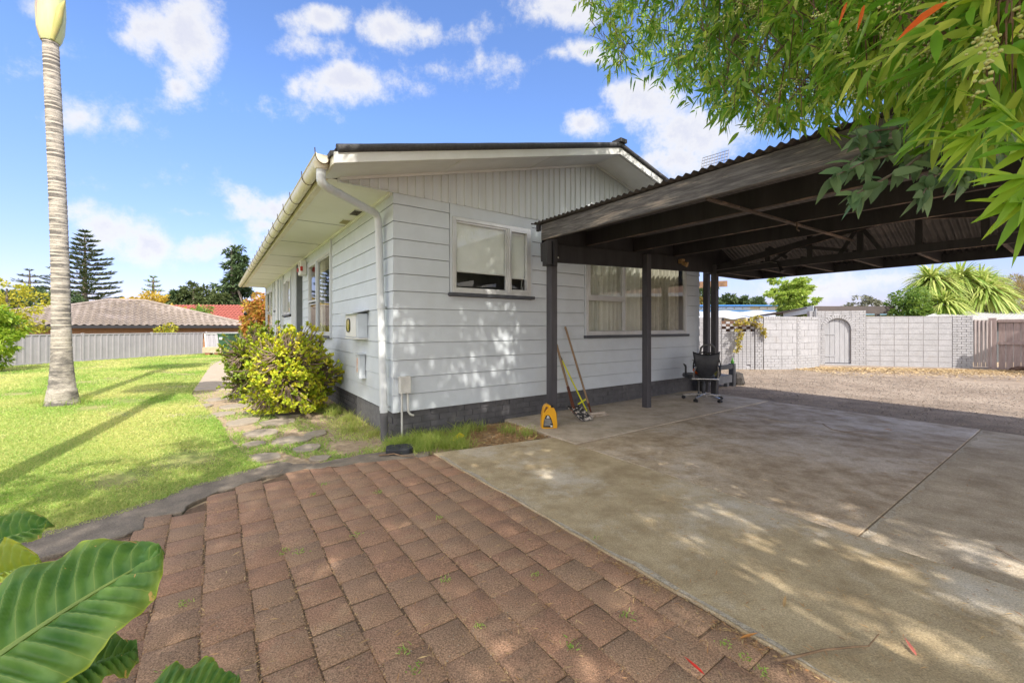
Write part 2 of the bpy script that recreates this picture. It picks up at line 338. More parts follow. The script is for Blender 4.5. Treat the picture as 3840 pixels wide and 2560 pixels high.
for i in range(40):
    a0_, a1_ = 1.53+i*.112, 1.53+(i+1)*.112; f0, f1 = .03+.02*math.sin(i*1.7), .03+.02*math.sin((i+1)*1.7)
    mm.add([H(a0_,-3.858-f0,.0035), H(a1_,-3.858-f1,.0035), H(a1_,-3.858,.0045), H(a0_,-3.858,.0045)], [(0,1,2,3)])
tag(mm.build('slab_worn_edge', M('worn_concrete', (.50,.445,.36), (.33,.28,.215), rough=.95, scale=30, speck=.35, bump=1, bscale=90)), kind='structure')
slab([(1.52,-1.40),(1.56,.03),(6.10,.03),(6.08,-1.40)], .012, concC)
ea = edgeL[::-1]; mm = MB()
for i in range(len(ea)-1):
    (a0_, b0_), (a1_, b1_) = ea[i], ea[i+1]; w0, w1_ = .024+.011*math.sin(i*1.3)+.011*math.sin(i*.37), .024+.011*math.sin((i+1)*1.3)+.011*math.sin((i+1)*.37)
    mm.add([H(a0_+.005,b0_,.0085), H(a0_+.005+w0,b0_,.0072), H(a1_+.005+w1_,b1_,.0072), H(a1_+.005,b1_,.0085)], [(0,1,2,3),(3,2,1,0)][1:])
tag(mm.build('driveway_worn_edge', M('worn_concrete', (.50,.445,.36), (.33,.28,.215), rough=.95, scale=30, speck=.35, bump=1, bscale=90)), kind='structure')
# paving: brick courses running along the drive, every second course shifted
def paving():
    poly = [tuple(H(.135,v).xy) for v in (-9,-.80)]+[tuple(G(*p).xy) for p in [(985,1042),(930,1052),(850,1056),(760,1068),(690,1072),(640,1092),(560,1120),(500,1140),(430,1168),(415,1185),(340,1192),(330,1220),(240,1240),(180,1262),(80,1290),(-100,1360),(-500,1600)]]+[(-3.2,-3),(-1,-6)]
    V = []; F = []; T = []; w = .186; ln = .208; gap = .004
    for i in range(-30, 1):
        for j in range(-46, 3):
            u0 = .13+i*w; v0 = j*ln+(i % 2)*ln*.5-.35
            v0 += ((i*7919) % 13)/13*.05; c = H(u0+w/2, v0+ln/2)
            if not in_poly(np.array([c.x]), np.array([c.y]), poly)[0]: continue
            fused = random.random() < .38; g = (-.0008 if fused else gap/2+random.random()*.0026); a = (random.random()-.5)*.026; ca, sa = math.cos(a), math.sin(a)
            z = -.0075+random.random()*.0045; tx, ty = (random.random()-.5)*.03, (random.random()-.5)*.03; k = len(V); bv = .0012 if fused else .005
            jt = [( (random.random()-.5)*.007, (random.random()-.5)*.007) for _ in range(4)]
            for (ex, dz) in ((0, -.05), (0, -bv*.8), (bv, 0)):
                for q, (sx, sy) in enumerate(((-1,-1),(1,-1),(1,1),(-1,1))):
                    lx = sx*(w/2-g-ex)+jt[q][0]; ly = sy*(ln/2-g-ex)+jt[q][1]
                    p = H(u0+w/2+lx*ca-ly*sa, v0+ln/2+lx*sa+ly*ca, z+dz+(tx*lx+ty*ly if dz > -.04 else 0)); V.append(tuple(p))
            F.append((k+8, k+9, k+10, k+11))
            for r_ in (0, 4):
                for q in range(4): F.append((k+r_+q, k+r_+(q+1) % 4, k+r_+4+(q+1) % 4, k+r_+4+q))
            T += [random.random()**1.3]*12
    tag(np_mesh('paving', V, F, pavem, tint=T), kind='structure'); return poly
PAVE = paving()
sheet('paving_joints', PAVE, -.0092, jointm)
def ragged(pts, k=4, a=3.2):
    out = []
    for p, q in zip(pts[:-1], pts[1:]):
        for i in range(k): t = i/k; out.append((p[0]+(q[0]-p[0])*t+random.uniform(-a, a), p[1]+(q[1]-p[1])*t+random.uniform(-a, a)*.7))
    return out+[pts[-1]]
# broken concrete kerb between lawn and paving
kouter = [(985,1035),(900,1036),(800,1048),(740,1060),(690,1066),(640,1058),(600,1070),(560,1080),(500,1097),(430,1117),(380,1140),(320,1155),(250,1178),(180,1200),(120,1214),(60,1236),(-80,1290)]
kinner = [(-100,1340),(80,1282),(180,1256),(260,1236),(330,1210),(335,1188),(420,1176),(430,1158),(500,1128),(560,1110),(640,1086),(700,1076),(760,1070),(850,1060),(985,1046)]
o = MB().prism([tuple(G(*p).xy) for p in ragged(kouter)+ragged(kinner, 3, 3)], -.08, .0).build('kerb', concE, bevel=.008); tag(o, kind='structure')
# side path and stepping stones
slabp = [tuple(H(u, v).xy) for u, v in [(-2.02,5.9),(-.85,5.5),(-.8,14.5),(-1.75,14.5),(-1.9,9)]]
o = MB().prism(slabp, -.08, .0).build('path', pathm, bevel=.006); tag(o, kind='structure')
st = [(600,990,72,18),(660,1007,62,20),(706,1025,55,19),(725,992,45,16),(560,965,60,20),(640,965,70,17),(600,938,60,17),(668,946,60,17),(540,930,60,12),(585,912,62,13),
      (512,948,50,12),(555,900,55,10),(610,900,50,10),(500,915,45,9),(470,955,60,10),(605,1046,75,20),(690,1005,50,14),(585,1015,45,13),(735,1048,50,12),(460,930,50,9),(650,922,50,10),(400,952,50,9)]
stones = MB()
for (ox, oy, wx, wy) in st:
    c = G(ox, oy); a = wx/2/961.6*c.y; b = wy/2*c.y*c.y/1230.8; b = min(b, a*1.6); n = 11; ph = random.random()*6
    poly = [(c.x+a*math.cos(6.283*i/n)*(1+.22*math.sin(ph+3*i)*.6+(random.random()-.5)*.14), c.y+b*math.sin(6.283*i/n)*(1+(random.random()-.5)*.14)) for i in range(n)]
    z = -.004-random.random()*.006
    stones.prism(poly, -.06, z)
tag(stones.build('stepping_stone_path', stonem, bevel=.01), kind='structure')
# ================================================================ house
EX = .2; Z0 = .29; ZS = 2.827; UM = 3.27; WID = 6.29; LEN = 14.5; SL = .2596; EAVE = -.77; VERGE = -.523
def rz_(u): return 3.985-SL*abs(u-UM)
house = thing('weatherboard_house', 'single storey grey weatherboard house with white gable, black roof edge and dark painted base', 'house', CO, HANG)
def boards(m, a0, a1, holes, side):   # side 'f' facade (along u, out = -v) or 'l' left wall (along v, out = -u)
    def P(a, out, z): return (a, -out, z) if side == 'f' else (-out, a, z)
    z = Z0
    k = 0
    while z < ZS-1e-3:
        zt = min(z+EX, ZS)
        cuts = sorted(set([z, zt]+[h for (_, _, h0, h1) in holes for h in (h0, h1) if z < h < zt]))
        for za, zb in zip(cuts[:-1], cuts[1:]):
            spans = [(a0, a1)]; zm = (za+zb)/2
            for (h0, h1, hz0, hz1) in holes:
                if hz0 <= zm <= hz1:
                    ns = []
                    for (s0, s1) in spans:
                        if h1 <= s0 or h0 >= s1: ns.append((s0, s1)); continue
                        if h0 > s0: ns.append((s0, h0))
                        if h1 < s1: ns.append((h1, s1))
                    spans = ns
            for (s0, s1) in spans:
                oa = .016-.010*(za-z)/EX; ob = .016-.010*(zb-z)/EX; low = abs(za-z) < 1e-6; zq = za+.0055 if low else za; bk_ = -.03
                quad = [P(s0, oa, zq), P(s1, oa, zq), P(s1, ob, zb), P(s0, ob, zb)]
                lip = [P(s0, bk_, zq), P(s1, bk_, zq), P(s1, oa, zq), P(s0, oa, zq)]
                back = [P(s0, bk_, za), P(s1, bk_, za), P(s1, bk_, zq), P(s0, bk_, zq)]
                ledge = [P(s0, ob, zb), P(s1, ob, zb), P(s1, bk_, zb), P(s0, bk_, zb)]
                m.add(quad if side == 'f' else quad[::-1], [(0,1,2,3)])
                if low:
                    for q_ in (lip, back): m.add(q_ if side == 'f' else q_[::-1], [(0,1,2,3)])
                if abs(zb-zt) < 1e-6: m.add(ledge if side == 'f' else ledge[::-1], [(0,1,2,3)])
        # butt joint strips
        for a in [(a0+.35+((k*1.37) % 1)*1.9+i*2.4) for i in range(int((a1-a0)/2.4)+1)]:
            if a > a1-.1 or any(h0-.02 < a < h1+.02 and hz0 < zt and hz1 > z for (h0, h1, hz0, hz1) in holes): continue
            q = [P(a-.003, .0175, z+.004), P(a+.003, .0175, z+.004), P(a+.004, .006, zt-.006), P(a-.004, .006, zt-.006)]
            m.add(q if side == 'f' else q[::-1], [(0,1,2,3)])
        z = zt; k += 1
W1 = (.70, 2.0, 1.66, 2.827); W2 = (3.05, 5.86, 1.10, 2.827)
LW = [(3.08, 5.23, 1.07, 2.827), (5.95, 7.65, -.1, 2.827), (7.70, 9.25, 1.55, 2.827), (10.5, 11.4, 1.75, 2.827), (11.9, 14.2, .9, 2.827)]
m = MB(); boards(m, 0, WID, [W1, W2], 'f'); m.build('wall_cladding', paint, house)
m = MB(); boards(m, 0, LEN, LW, 'l'); m.build('wall_cladding', paint, house)
for (u, s) in ((0, -1), (WID, 1)):     # folded corner soakers
    m = MB(); z = Z0
    while z < ZS-1e-3:
        zt = min(z+EX, ZS)
        a, b = .0195, .0085
        m.add([(u+s*a, -a, z+.003), (u-s*.055, -a, z+.003), (u-s*.045, -b, zt-.001), (u+s*b, -b, zt-.001), (u+s*a, .05, z+.003), (u+s*b, .045, zt-.001)], [(0,1,2,3), (0,3,5,4)] if s < 0 else [(3,2,1,0),(4,5,3,0)])
        z = zt
    m.build('corner_trim', paint, house)
# other walls, floor, ceiling inside
m = MB(); m.box(WID-.012, WID, 0.02, LEN, .2, ZS); m.box(0.02, WID, LEN-.01, LEN, .2, ZS)
m.build('side_wall', paint, house)
m = MB(); m.box(.05, WID-.05, .04, LEN-.05, .30, .36); m.box(.05, WID-.05, .04, LEN-.05, 2.76, 2.80); m.box(2.3,2.4,.1,5,.37,2.75); m.box(.1,6.2,4.6,4.7,.37,2.75)
m.build('interior', M('interior_wall', (.30,.29,.27), rough=.9), house)
# brick plinth with raised bricks
m = MB(); m.box(.03, WID-.03, .034, LEN, -.4, Z0-.004)
for r_ in range(5):
    z = Z0-.075*(r_+1)+.005
    for i in range(-1, 29):
        u0 = i*.235+(r_ % 2)*.117
        ua, ub = max(.03, u0), min(WID-.03, u0+.227)
        if ub-ua > .02: m.box(ua, ub, .024+random.random()*.003, .036, z, z+.067)
    for i in range(0, 62):
        v0 = i*.235+(r_ % 2)*.117
        if v0 > .5 and v0 < 1.6: continue
        m.box(.022, .032, max(.034, v0), v0+.227, z, z+.067)
m.build('plinth', greyp, house)
MB().box(.012, .034, .52, 1.58, -.1, Z0-.02).build('access_panel', concb, house)
# gable panel: vertical ribbed sheet up to the raking soffit
m = MB(); pitch = .112; u = -.62; n = 0
prof = []
while u < WID+.62:
    for (du, o_) in ((0, .0), (.006, .018), (.026, .018), (.032, .0)):
        prof.append((u+du, o_))
    u += pitch if n % 4 != 3 else pitch*.86; n += 1
for (a, oa), (b, ob) in zip(prof[:-1], prof[1:]):
    za, zb = rz_(a)-.125, rz_(b)-.125
    m.add([(a, -.02-oa, ZS-.012), (b, -.02-ob, ZS-.012), (b, -.02-ob, max(zb, ZS-.01)), (a, -.02-oa, max(za, ZS-.01))], [(0,1,2,3)])
m.add([(-.62,-.02,ZS-.012),(WID+.62,-.02,ZS-.012),(WID+.62,.0,ZS-.012),(-.62,.0,ZS-.012)], [(3,2,1,0)])
m.build('gable_panel', gable, house)
# raking soffit, lining trim, horizontal soffit
m = MB()
for s in (-1, 1):
    ue = UM+s*(UM-EAVE)
    a = [(UM, VERGE+.02, rz_(UM)-.122), (ue, VERGE+.02, rz_(ue)-.122), (ue, -.02, rz_(ue)-.122), (UM, -.02, rz_(UM)-.122)]
    m.extr(a, (0, 0, .012))
m.build('soffit', white, house)
m = MB()
for s in (-1, 1):
    ue = UM+s*(UM+.6); m.beam((UM, -.045, rz_(UM)-.133), (ue, -.045, rz_(ue)-.133), .02, .035)
    for t in (.33, .66):
        uj = UM+s*(UM-EAVE)*t; m.box(uj-.012, uj+.012, VERGE+.03, -.04, rz_(uj)-.131, rz_(uj)-.1225)
m.build('soffit_trim', white, house)
so = MB().box(EAVE+.03, -.001, -.02, LEN, ZS, ZS+.012).box(WID+.001, WID-EAVE-.03, -.02, LEN, ZS, ZS+.012).build('soffit', soffm, house)
for i in range(7): MB().box(EAVE+.05, -.046, 2.02+i*1.8-.007, 2.02+i*1.8+.007, ZS-.006, ZS+.001).build('joint_strip', M('strip_grey', (.42,.43,.42), rough=.6), so)
MB().box(-.045, -.012, .02, LEN, ZS-.03, ZS).build('scotia', soffm, so)
for v in (1.13, 1.72):
    p = MB().box(-.185, -.06, v-.14, v+.14, ZS-.012, ZS-.001).build('soffit_vent', soffm if v > 1.5 else white, so)
    s_ = MB()
    for i in range(10): s_.box(-.175, -.07, v-.125+i*.026, v-.115+i*.026, ZS-.0155, ZS-.0125)
    s_.build('vent_slot', M('vent_dark', (.05,.045,.03), rough=.9) if v < 1.5 else M('vent_cream', (.45,.42,.22), rough=.8), p)
# roof
m = MB()
for s in (-1, 1):
    ue = UM+s*(UM-EAVE+.03)
    m.extr([(UM, VERGE-.01, rz_(UM)-.045), (ue, VERGE-.01, rz_(ue)-.045), (ue, LEN+.3, rz_(ue)-.045), (UM, LEN+.3, rz_(UM)-.045)], (0, 0, .045))
    for k in range(13):
        uu = UM+s*(.30+.31*k); m.add([(uu, VERGE, rz_(uu)+.001), (uu, LEN+.3, rz_(uu)+.001), (uu+s*.002, LEN+.3, rz_(uu)+.022), (uu+s*.002, VERGE, rz_(uu)+.022), (uu-s*.3, VERGE, rz_(uu-s*.3)+.001), (uu-s*.3, LEN+.3, rz_(uu-s*.3)+.001)], [(0,1,2,3),(2,3,4,5)])
roof = m.build('roof', roofb, house)
m = MB()
for s in (-1, 1):
    ue = UM+s*(UM-EAVE-.03); pts = [Vector((UM+(ue-UM)*i/14, VERGE-.02, rz_(UM+(ue-UM)*i/14)+.012)) for i in range(15)]
    m.tube(pts, [.040 if i % 2 else .042 for i in range(15)], n=10)
m.tube([(UM, VERGE-.06, rz_(UM)+.03), (UM, LEN, rz_(UM)+.03)], .055, n=10)
m.box(UM-.07, UM+.07, VERGE-.09, VERGE+.08, rz_(UM)+.03, rz_(UM)+.085)
m.build('ridge_cap', roofb, roof, smooth=True)
m = MB()
for s in (-1, 1):
    ue = UM+s*(UM-EAVE)
    m.extr([(UM, VERGE-.026, rz_(UM)-.018), (ue, VERGE-.026, rz_(ue)-.018), (ue, VERGE-.026, rz_(ue)-.125), (UM, VERGE-.026, rz_(UM)-.125)], (0, .03, 0))
m.build('barge_board', white, house, bevel=.003)
MB().box(EAVE-.005, EAVE+.018, VERGE+.01, LEN+.2, ZS-.015, 2.915).box(EAVE+.02, EAVE+.06, -.02, LEN, ZS-.016, ZS-.001).build('fascia', gutm, house)
# gutter half round along the left eave
m = MB(); n = 10; prof = []
for i in range(n+1):
    t = math.pi*i/n; prof.append((EAVE-.07-.062*math.cos(t)*-1*-1, 2.90-.075*math.sin(t)))
prof = [(EAVE-.070+.062*math.cos(math.pi+math.pi*i/n), 2.915-.085*math.sin(math.pi*i/n)) for i in range(n+1)]
v0, v1 = VERGE+.10, LEN+.35
vs = [(a, v, b) for v in (v0, v1) for (a, b) in prof]+[(a+(.004 if i > 5 else -.004)*-1, v, b+.004) for v in (v0, v1) for i, (a, b) in enumerate(prof)]
k = n+1; fs = [(i, i+1, k+i+1, k+i) for i in range(n)]+[(2*k+i+1, 2*k+i, 3*k+i, 3*k+i+1) for i in range(n)]+[tuple(range(k-1, -1, -1)), tuple(range(k, 2*k))]
m.add(vs, fs); m.tube([(EAVE-.133, v0, 2.918), (EAVE-.133, v1, 2.918)], .008, n=6)
gut = m.build('gutter', gutm, house, smooth=True)
for i in range(16):
    v = VERGE+.22+i*.62 if i else VERGE+.10
    if i > 1: v += .25
    pts = [(EAVE-.070+.070*math.cos(math.pi+math.pi*j/8), v+.0, 2.925-.097*math.sin(math.pi*j/8)) for j in range(9)]
    pts = [(EAVE-.142, v, 2.965)]+pts+[(EAVE, v, 2.87)]
    MB().tube(pts, .005, n=5).build('gutter_bracket', wirem, gut, smooth=True)
MB().tube([(EAVE-.07, -.33, 2.86), (EAVE-.07, -.33, 2.80)], [.075, .055], n=14).build('gutter_outlet', gutm, gut, smooth=True)
# downpipe
def arc(p0, p1, p2, n=6):
    p0, p1, p2 = Vector(p0), Vector(p1), Vector(p2); return [(p0*(1-t)**2+p1*2*t*(1-t)+p2*t*t) for t in [i/n for i in range(n+1)]]
pa = Vector((EAVE-.07, -.33, 2.80)); pb = Vector((EAVE-.07, -.33, 2.66)); pc = Vector((-.085, .30, 2.62)); pd = Vector((-.10, .02, -.02))
d1 = (pc-pb).normalized(); d2 = (pd-pc).normalized()
path = [pa]+arc(pb+Vector((0,0,.05)), pb, pb+d1*.12)+arc(pc-d1*.1, pc, pc+d2*.12)+[pc+(pd-pc)*.88]
dp = MB().tube(path, .043, n=16).build('downpipe', pipem, house, smooth=True)
MB().tube([pc+(pd-pc)*.88, pd], .0435, n=16).build('pipe_foot', greyp, dp, smooth=True)
for t in (.05, .42, .56, .86): p = pc+(pd-pc)*t; MB().tube([p-d2*.025, p+d2*.025], .0475, n=16).build('pipe_collar', pipem, dp, smooth=True)
for q in (pb+d1*.14, pb+d1*.26, pc-d1*.32, pc-d1*.16): MB().tube([q-d1*.004, q+d1*.004], .046, n=16).build('pipe_collar', pipem, dp, smooth=True)
for t in (.42, .86):
    p = pc+(pd-pc)*t; m = MB().beam(p, (.0, p.y+.05, p.z), .012, .02); m.build('pipe_clip', alum, dp)
# second downpipe further along
dq = MB().tube([(-.10, 9.9, 2.70), (-.10, 9.9, .0)], .045, n=12).tube([(-.06, 9.62, 2.66), (-.06, 9.62, .2)], .03, n=10).build('downpipe', pipem, house, smooth=True)
# ---------------- windows
def frame_rect(m, a0, a1, z0, z1, w, d0, d1, P):
    # members butt end to end
    def bx(x0, x1, q0, q1):
        a = P(x0, d0, q0); b = P(x1, d1, q1)
        m.box(min(a[0], b[0]), max(a[0], b[0]), min(a[1], b[1]), max(a[1], b[1]), q0, q1)
    bx(a0, a0+w, z0, z1); bx(a1-w, a1, z0, z1); bx(a0+w, a1-w, z0, z0+w); bx(a0+w, a1-w, z1-w, z1)
PF = lambda a, o_, z: (a, -o_, z)
PL = lambda a, o_, z: (-o_, a, z)
def bxp(m, P, a0, a1, o0, o1, z0, z1):
    a = P(a0, o0, z0); b = P(a1, o1, z1); m.box(min(a[0], b[0]), max(a[0], b[0]), min(a[1], b[1]), max(a[1], b[1]), z0, z1)
def window(P, a0, a1, z0, z1, lights, gl, sill=True, head=True):
    """lights: list of (a0,a1,z0,z1, sash?)"""
    m = MB(); frame_rect(m, a0, a1, z0, z1, .045, -.03, .03, P)
    w = m.build('window', alum, house, bevel=.002)
    # white facings
    m = MB(); frame_rect(m, a0-.028, a1+.028, z0-.002, z1+.03, .026, -.02, .022, P)
    if head: bxp(m, P, a0-.028, a1+.028, -.01, .012, z1+.031, ZS-.001)
    m.build('facing', paint, w)
    for (l0, l1, q0, q1, sash) in lights:
        f = MB(); frame_rect(f, l0, l1, q0, q1, .034 if sash else .022, -.02, .038 if sash else .012, P)
        fo = f.build('sash' if sash else 'window_frame', alum, w, bevel=.002)
        g = MB(); e = .03 if sash else .02; pq = [P(l0+e,.004,q0+e), P(l1-e,.004,q0+e), P(l1-e,.004,q1-e), P(l0+e,.004,q1-e)]; g.add(pq if P is PF else pq[::-1], [(0,1,2,3)]); g.build('pane', gl, w)
    if sill:
        s_ = MB(); bxp(s_, P, a0-.05, a1+.05, -.02, .062, z0-.045, z0-.003); s_.build('sill', sillm, w, bevel=.004)
    return w
w1 = window(PF, .735, 1.975, 1.71, 2.66, [(.78,1.575,1.755,2.615,False),(1.60,1.93,1.755,2.615,True)], glassf)
b1 = MB().box(.80, 1.56, .03, .034, 1.99, 2.62).box(1.615, 1.90, .03, .034, 1.96, 2.62).build('roller_blind', fabric, w1)
MB().tube([(.80,.03,1.985),(1.56,.03,1.985)], .011, n=8).tube([(1.615,.03,1.955),(1.90,.03,1.955)], .011, n=8).build('blind_rail', white, b1, smooth=True)
MB().tube([(1.86,.025,1.96),(1.845,.025,1.85),(1.86,.025,1.80),(1.875,.025,1.84)], .0025, n=5).build('blind_cord', white, w1)
MB().box(1.575, 1.60, -.025, .03, 1.755, 2.615).build('mullion', alum, w1)
w2 = window(PF, 3.085, 5.83, 1.145, 2.66, [(3.13,3.985,1.75,2.615,True),(3.13,3.985,1.19,1.725,False),(4.01,5.785,1.19,2.615,False)], glassr)
MB().box(3.985, 4.01, -.03, .03, 1.19, 2.615).box(3.13, 3.985, -.03, .03, 1.725, 1.75).build('mullion', alum, w2)
def curtain(P, a0, a1, z0, z1, off, amp, name='curtain', parent=None, mat=None, pitch=.085):
    n = int((a1-a0)/.006); m = MB(); k = n+1; top = []; bot = []
    for i in range(k):
        a = a0+(a1-a0)*i/n; o_ = -off-amp*(.5+.5*math.sin(a/pitch*6.283+.9*math.sin(a*5.1)+.7*math.sin(a*13)))
        bot.append(P(a, o_, z0)); top.append(P(a, o_*1.0, z1))
    m.add(bot+top, [(i, i+1, k+i+1, k+i) for i in range(n)]); o = m.build(name, mat or curt, parent, smooth=True); return o
curtain(PF, 3.1, 4.62, 1.16, 2.64, .08, .10, parent=w2, pitch=.12); curtain(PF, 4.62, 5.82, 1.16, 2.64, .10, .10, parent=w2, pitch=.12, mat=M('curtain_dark', (.62,.60,.50), (.48,.46,.38), rough=.9))  # right-hand curtain uses a darker fabric colour
# left wall windows
w3 = window(PL, 3.12, 5.20, 1.12, 2.62, [(3.165,4.28,1.165,2.575,False),(4.33,5.155,1.79,2.575,True),(4.33,5.155,1.165,1.76,False)], glass)
MB().box(-.035,.03,4.28,4.33,1.12,2.575).build('mullion', paint, w3); MB().box(-.045, .0, 3.03, 3.085, 1.08, ZS-.03).build('side_post', pipem, w3)
curtain(PL, 3.14, 3.32, 1.14, 2.6, .08, .05, parent=w3); curtain(PL, 4.35, 5.15, 1.14, 2.6, .10, .05, parent=w3)
w4 = window(PL, 7.85, 9.15, 1.62, 2.60, [(7.895,8.5,1.665,2.555,False),(8.52,9.105,1.665,2.555,True)], glass); curtain(PL, 7.9, 9.1, 1.64, 2.58, .10, .05, parent=w4)
w5 = window(PL, 10.6, 11.3, 1.82, 2.60, [(10.645,11.255,1.865,2.555,True)], glass)
MB().box(.05,.055,10.6,11.3,1.82,2.6).build('roller_blind', fabric, w5)
w6 = window(PL, 12.0, 14.1, 1.0, 2.60, [(12.045,12.9,1.045,2.555,False),(12.93,14.05,1.8,2.555,True),(12.93,14.05,1.045,1.77,False)], glass); curtain(PL, 12.1, 14.0, 1.02, 2.58, .10, .05, parent=w6)
m = MB()
for v in (10.5,11.4,11.9,14.2,9.3): m.box(-.04, .0, v-.02, v+.02, .9, ZS-.03)
m.build('window_post', pipem, house)
# door recess with battened side screen
m = MB(); m.box(.40,.42,5.96,7.64,.2,ZS-.01); m.box(-.012,.40,7.60,7.645,.2,ZS-.01)
dm = m.build('door_screen', M('screen_paint', (.40,.42,.425), rough=.6), house)
m = MB()
for i in range(9):
    v = 6.95+i*.085; m.box(-.02,.005,v,v+.045,.25,ZS-.03)
m.box(.30,.33,7.0,7.6,.25,ZS-.03)
m.build('batten', pipem, dm)
d_ = MB().box(.36,.398,6.02,6.92,.32,2.4).build('front_door', M('door_grey', (.16,.17,.19), rough=.5), house)
MB().tube([(.35,6.12,1.3),(.30,6.12,1.3)], .03, n=12).build('door_handle', alum, d_)
MB().box(-.02,.40,5.92,5.955,.2,ZS-.01).build('door_jamb', paint, house)
# alarm box
ab = MB().box(-.15,-.016,5.42,5.72,2.42,2.74).build('alarm_box', white, house, bevel=.02)
MB().box(-.151,-.10,5.40,5.418,2.50,2.60).box(-.175,-.151,5.62,5.70,2.50,2.58).build('strobe_light', redm, ab, bevel=.006)
m = MB()
for i in range(6): m.box(-.1535,-.1505,5.46,5.60,2.60+i*.018,2.606+i*.018)
m.build('louvre', M('rust_stain', (.30,.17,.05), rough=.8), ab)
# meter box and letter/gas box
mb = MB().box(-.150,-.016,.95,1.57,1.135,1.455).build('meter_box', paint, house, bevel=.004)
MB().add([(-.215,.90,1.452),(-.215,1.66,1.452),(0,1.66,1.50),(0,.90,1.50),(-.215,.90,1.464),(-.215,1.66,1.464),(0,1.66,1.512),(0,.90,1.512)], [(0,1,2,3),(7,6,5,4),(4,5,1,0),(5,6,2,1),(6,7,3,2),(7,4,0,3)]).build('box_lid', paint, mb)
MB().box(-.158,-.151,1.0,1.52,1.15,1.44).build('box_door', white, mb, bevel=.004)
gp = [(1.36+.10*math.copysign(abs(math.cos(t))**.7, math.cos(t)), 1.30+.095*math.copysign(abs(math.sin(t))**.7, math.sin(t))) for t in [6.283*i/24 for i in range(24)]]
MB().extr([(-.158, a, b) for a, b in gp], (-.010, 0, 0)).build('window_rim', rubber, mb)
MB().extr([(-.1685, 1.36+(a-1.36)*.84, 1.30+(b-1.30)*.86) for a, b in gp], (-.002, 0, 0)).build('window_glass', yelm, mb)
MB().box(-.152,-.016,.93,1.59,1.115,1.132).build('box_base', white, mb)
gb = MB().box(-.095,-.016,1.05,1.22,.60,.90).build('gas_box', paint, house, bevel=.004)
MB().box(-.125,0,1.02,1.25,.905,.92).box(-.10,-.016,1.03,1.235,.585,.598).build('box_lid', paint, gb)
MB().box(-.099,-.096,1.13,1.17,.66,.86).build('warning_label', labelm, gb)
MB().box(-.102,-.0955,1.195,1.215,.60,.9).build('box_edge', pipem, gb)
cb = MB().box(.045,.175,-.085,-.016,.515,.71).build('conduit_box', boxp, house, bevel=.006)
MB().tube([(.075,-.05,.515),(.075,-.055,-.05)], .012, n=10).tube([(.145,-.05,.515),(.147,-.05,.38)]+arc((.147,-.05,.34),(.15,-.05,.26),(.22,-.045,.245)), .013, n=10).build('conduit', boxp, cb, smooth=True)
MB().box(.06,.09,-.045,-.016,.30,.312).box(.13,.165,-.04,-.016,.305,.317).build('conduit_clip', alum, cb)
# vent pipe high on the gable
MB().tube([(4.15,-.04,3.50),(4.15,-.24,3.505),(4.15,-.25,3.50),(4.15,-.25,3.0)], .02, n=10).build('vent_pipe', white, house, smooth=True)
# garden tap
tp = MB().tube([(6.05,-.02,.62),(6.05,-.09,.62),(6.05,-.11,.58)], .012, n=8).tube([(6.05,-.06,.62),(6.05,-.06,.66)], .008, n=8).beam((6.02,-.06,.665),(6.08,-.06,.665),.012,.008).build('tap', M('brass_tap', (.35,.33,.28), rough=.4, metal=.7), house, smooth=True)

# ================================================================ TV antenna
an = thing('tv_antenna', 'metal television antenna with grid reflector and thin rods above the carport roof', 'antenna', H(7.1,.12,3.02), HANG+.1)
almet = M('antenna_metal', (.14,.135,.135), (.09,.08,.075), rough=.5, metal=.3)
MB().tube([(0,0,0),(0,0,1.62)], .018, n=8).build('mast', almet, an)
m = MB(); a0 = Vector((-.05,0,1.52)); a1 = Vector((1.05,-.35,1.42))
m.beam(a0, a1, .03, .03); bo = m.build('boom', almet, an); m = MB(); ax = (a1-a0).normalized(); pr = Vector((-ax.y, ax.x, 0))*.7+Vector((0,0,.7))
for i in range(14):
    c = a0+ax*(.22+i*.066); ln = .20-.006*i; m.tube([c-pr*ln, c+pr*ln], .008, n=5)
m.build('rod', almet, an)
m = MB()
for s in (-1, 1):
    for i in range(11):
        t = i/10; c0 = a0+Vector((.0,0,s*.06)); e = Vector((-.05-.05*0, .0, s*.42))+Vector((.18*1,0,0)); o1 = Vector((0,-.28+.56*t,0)); m.tube([c0+o1, c0+o1+e], .006, n=4)
    for i in range(7):
        t = i/6; c0 = a0+Vector((0,0,s*.06))+Vector((.13*t, 0, s*.42*t)); m.tube([c0+Vector((0,-.28,0)), c0+Vector((0,.28,0))], .006, n=4)
m.build('grid_reflector', almet, an)
m = MB().tube([(.0,0,1.15),(.22,-.05,1.36)], .012, n=6); m.build('strut', M('rust_metal', (.18,.08,.04), rough=.8), an)

postm = M('post_paint', (.075,.072,.082), (.045,.043,.05), rough=.55, scale=6, stretch=(1,1,.15), bump=.5, bscale=30, c3=(.16,.155,.15), r3=(.66,.74))
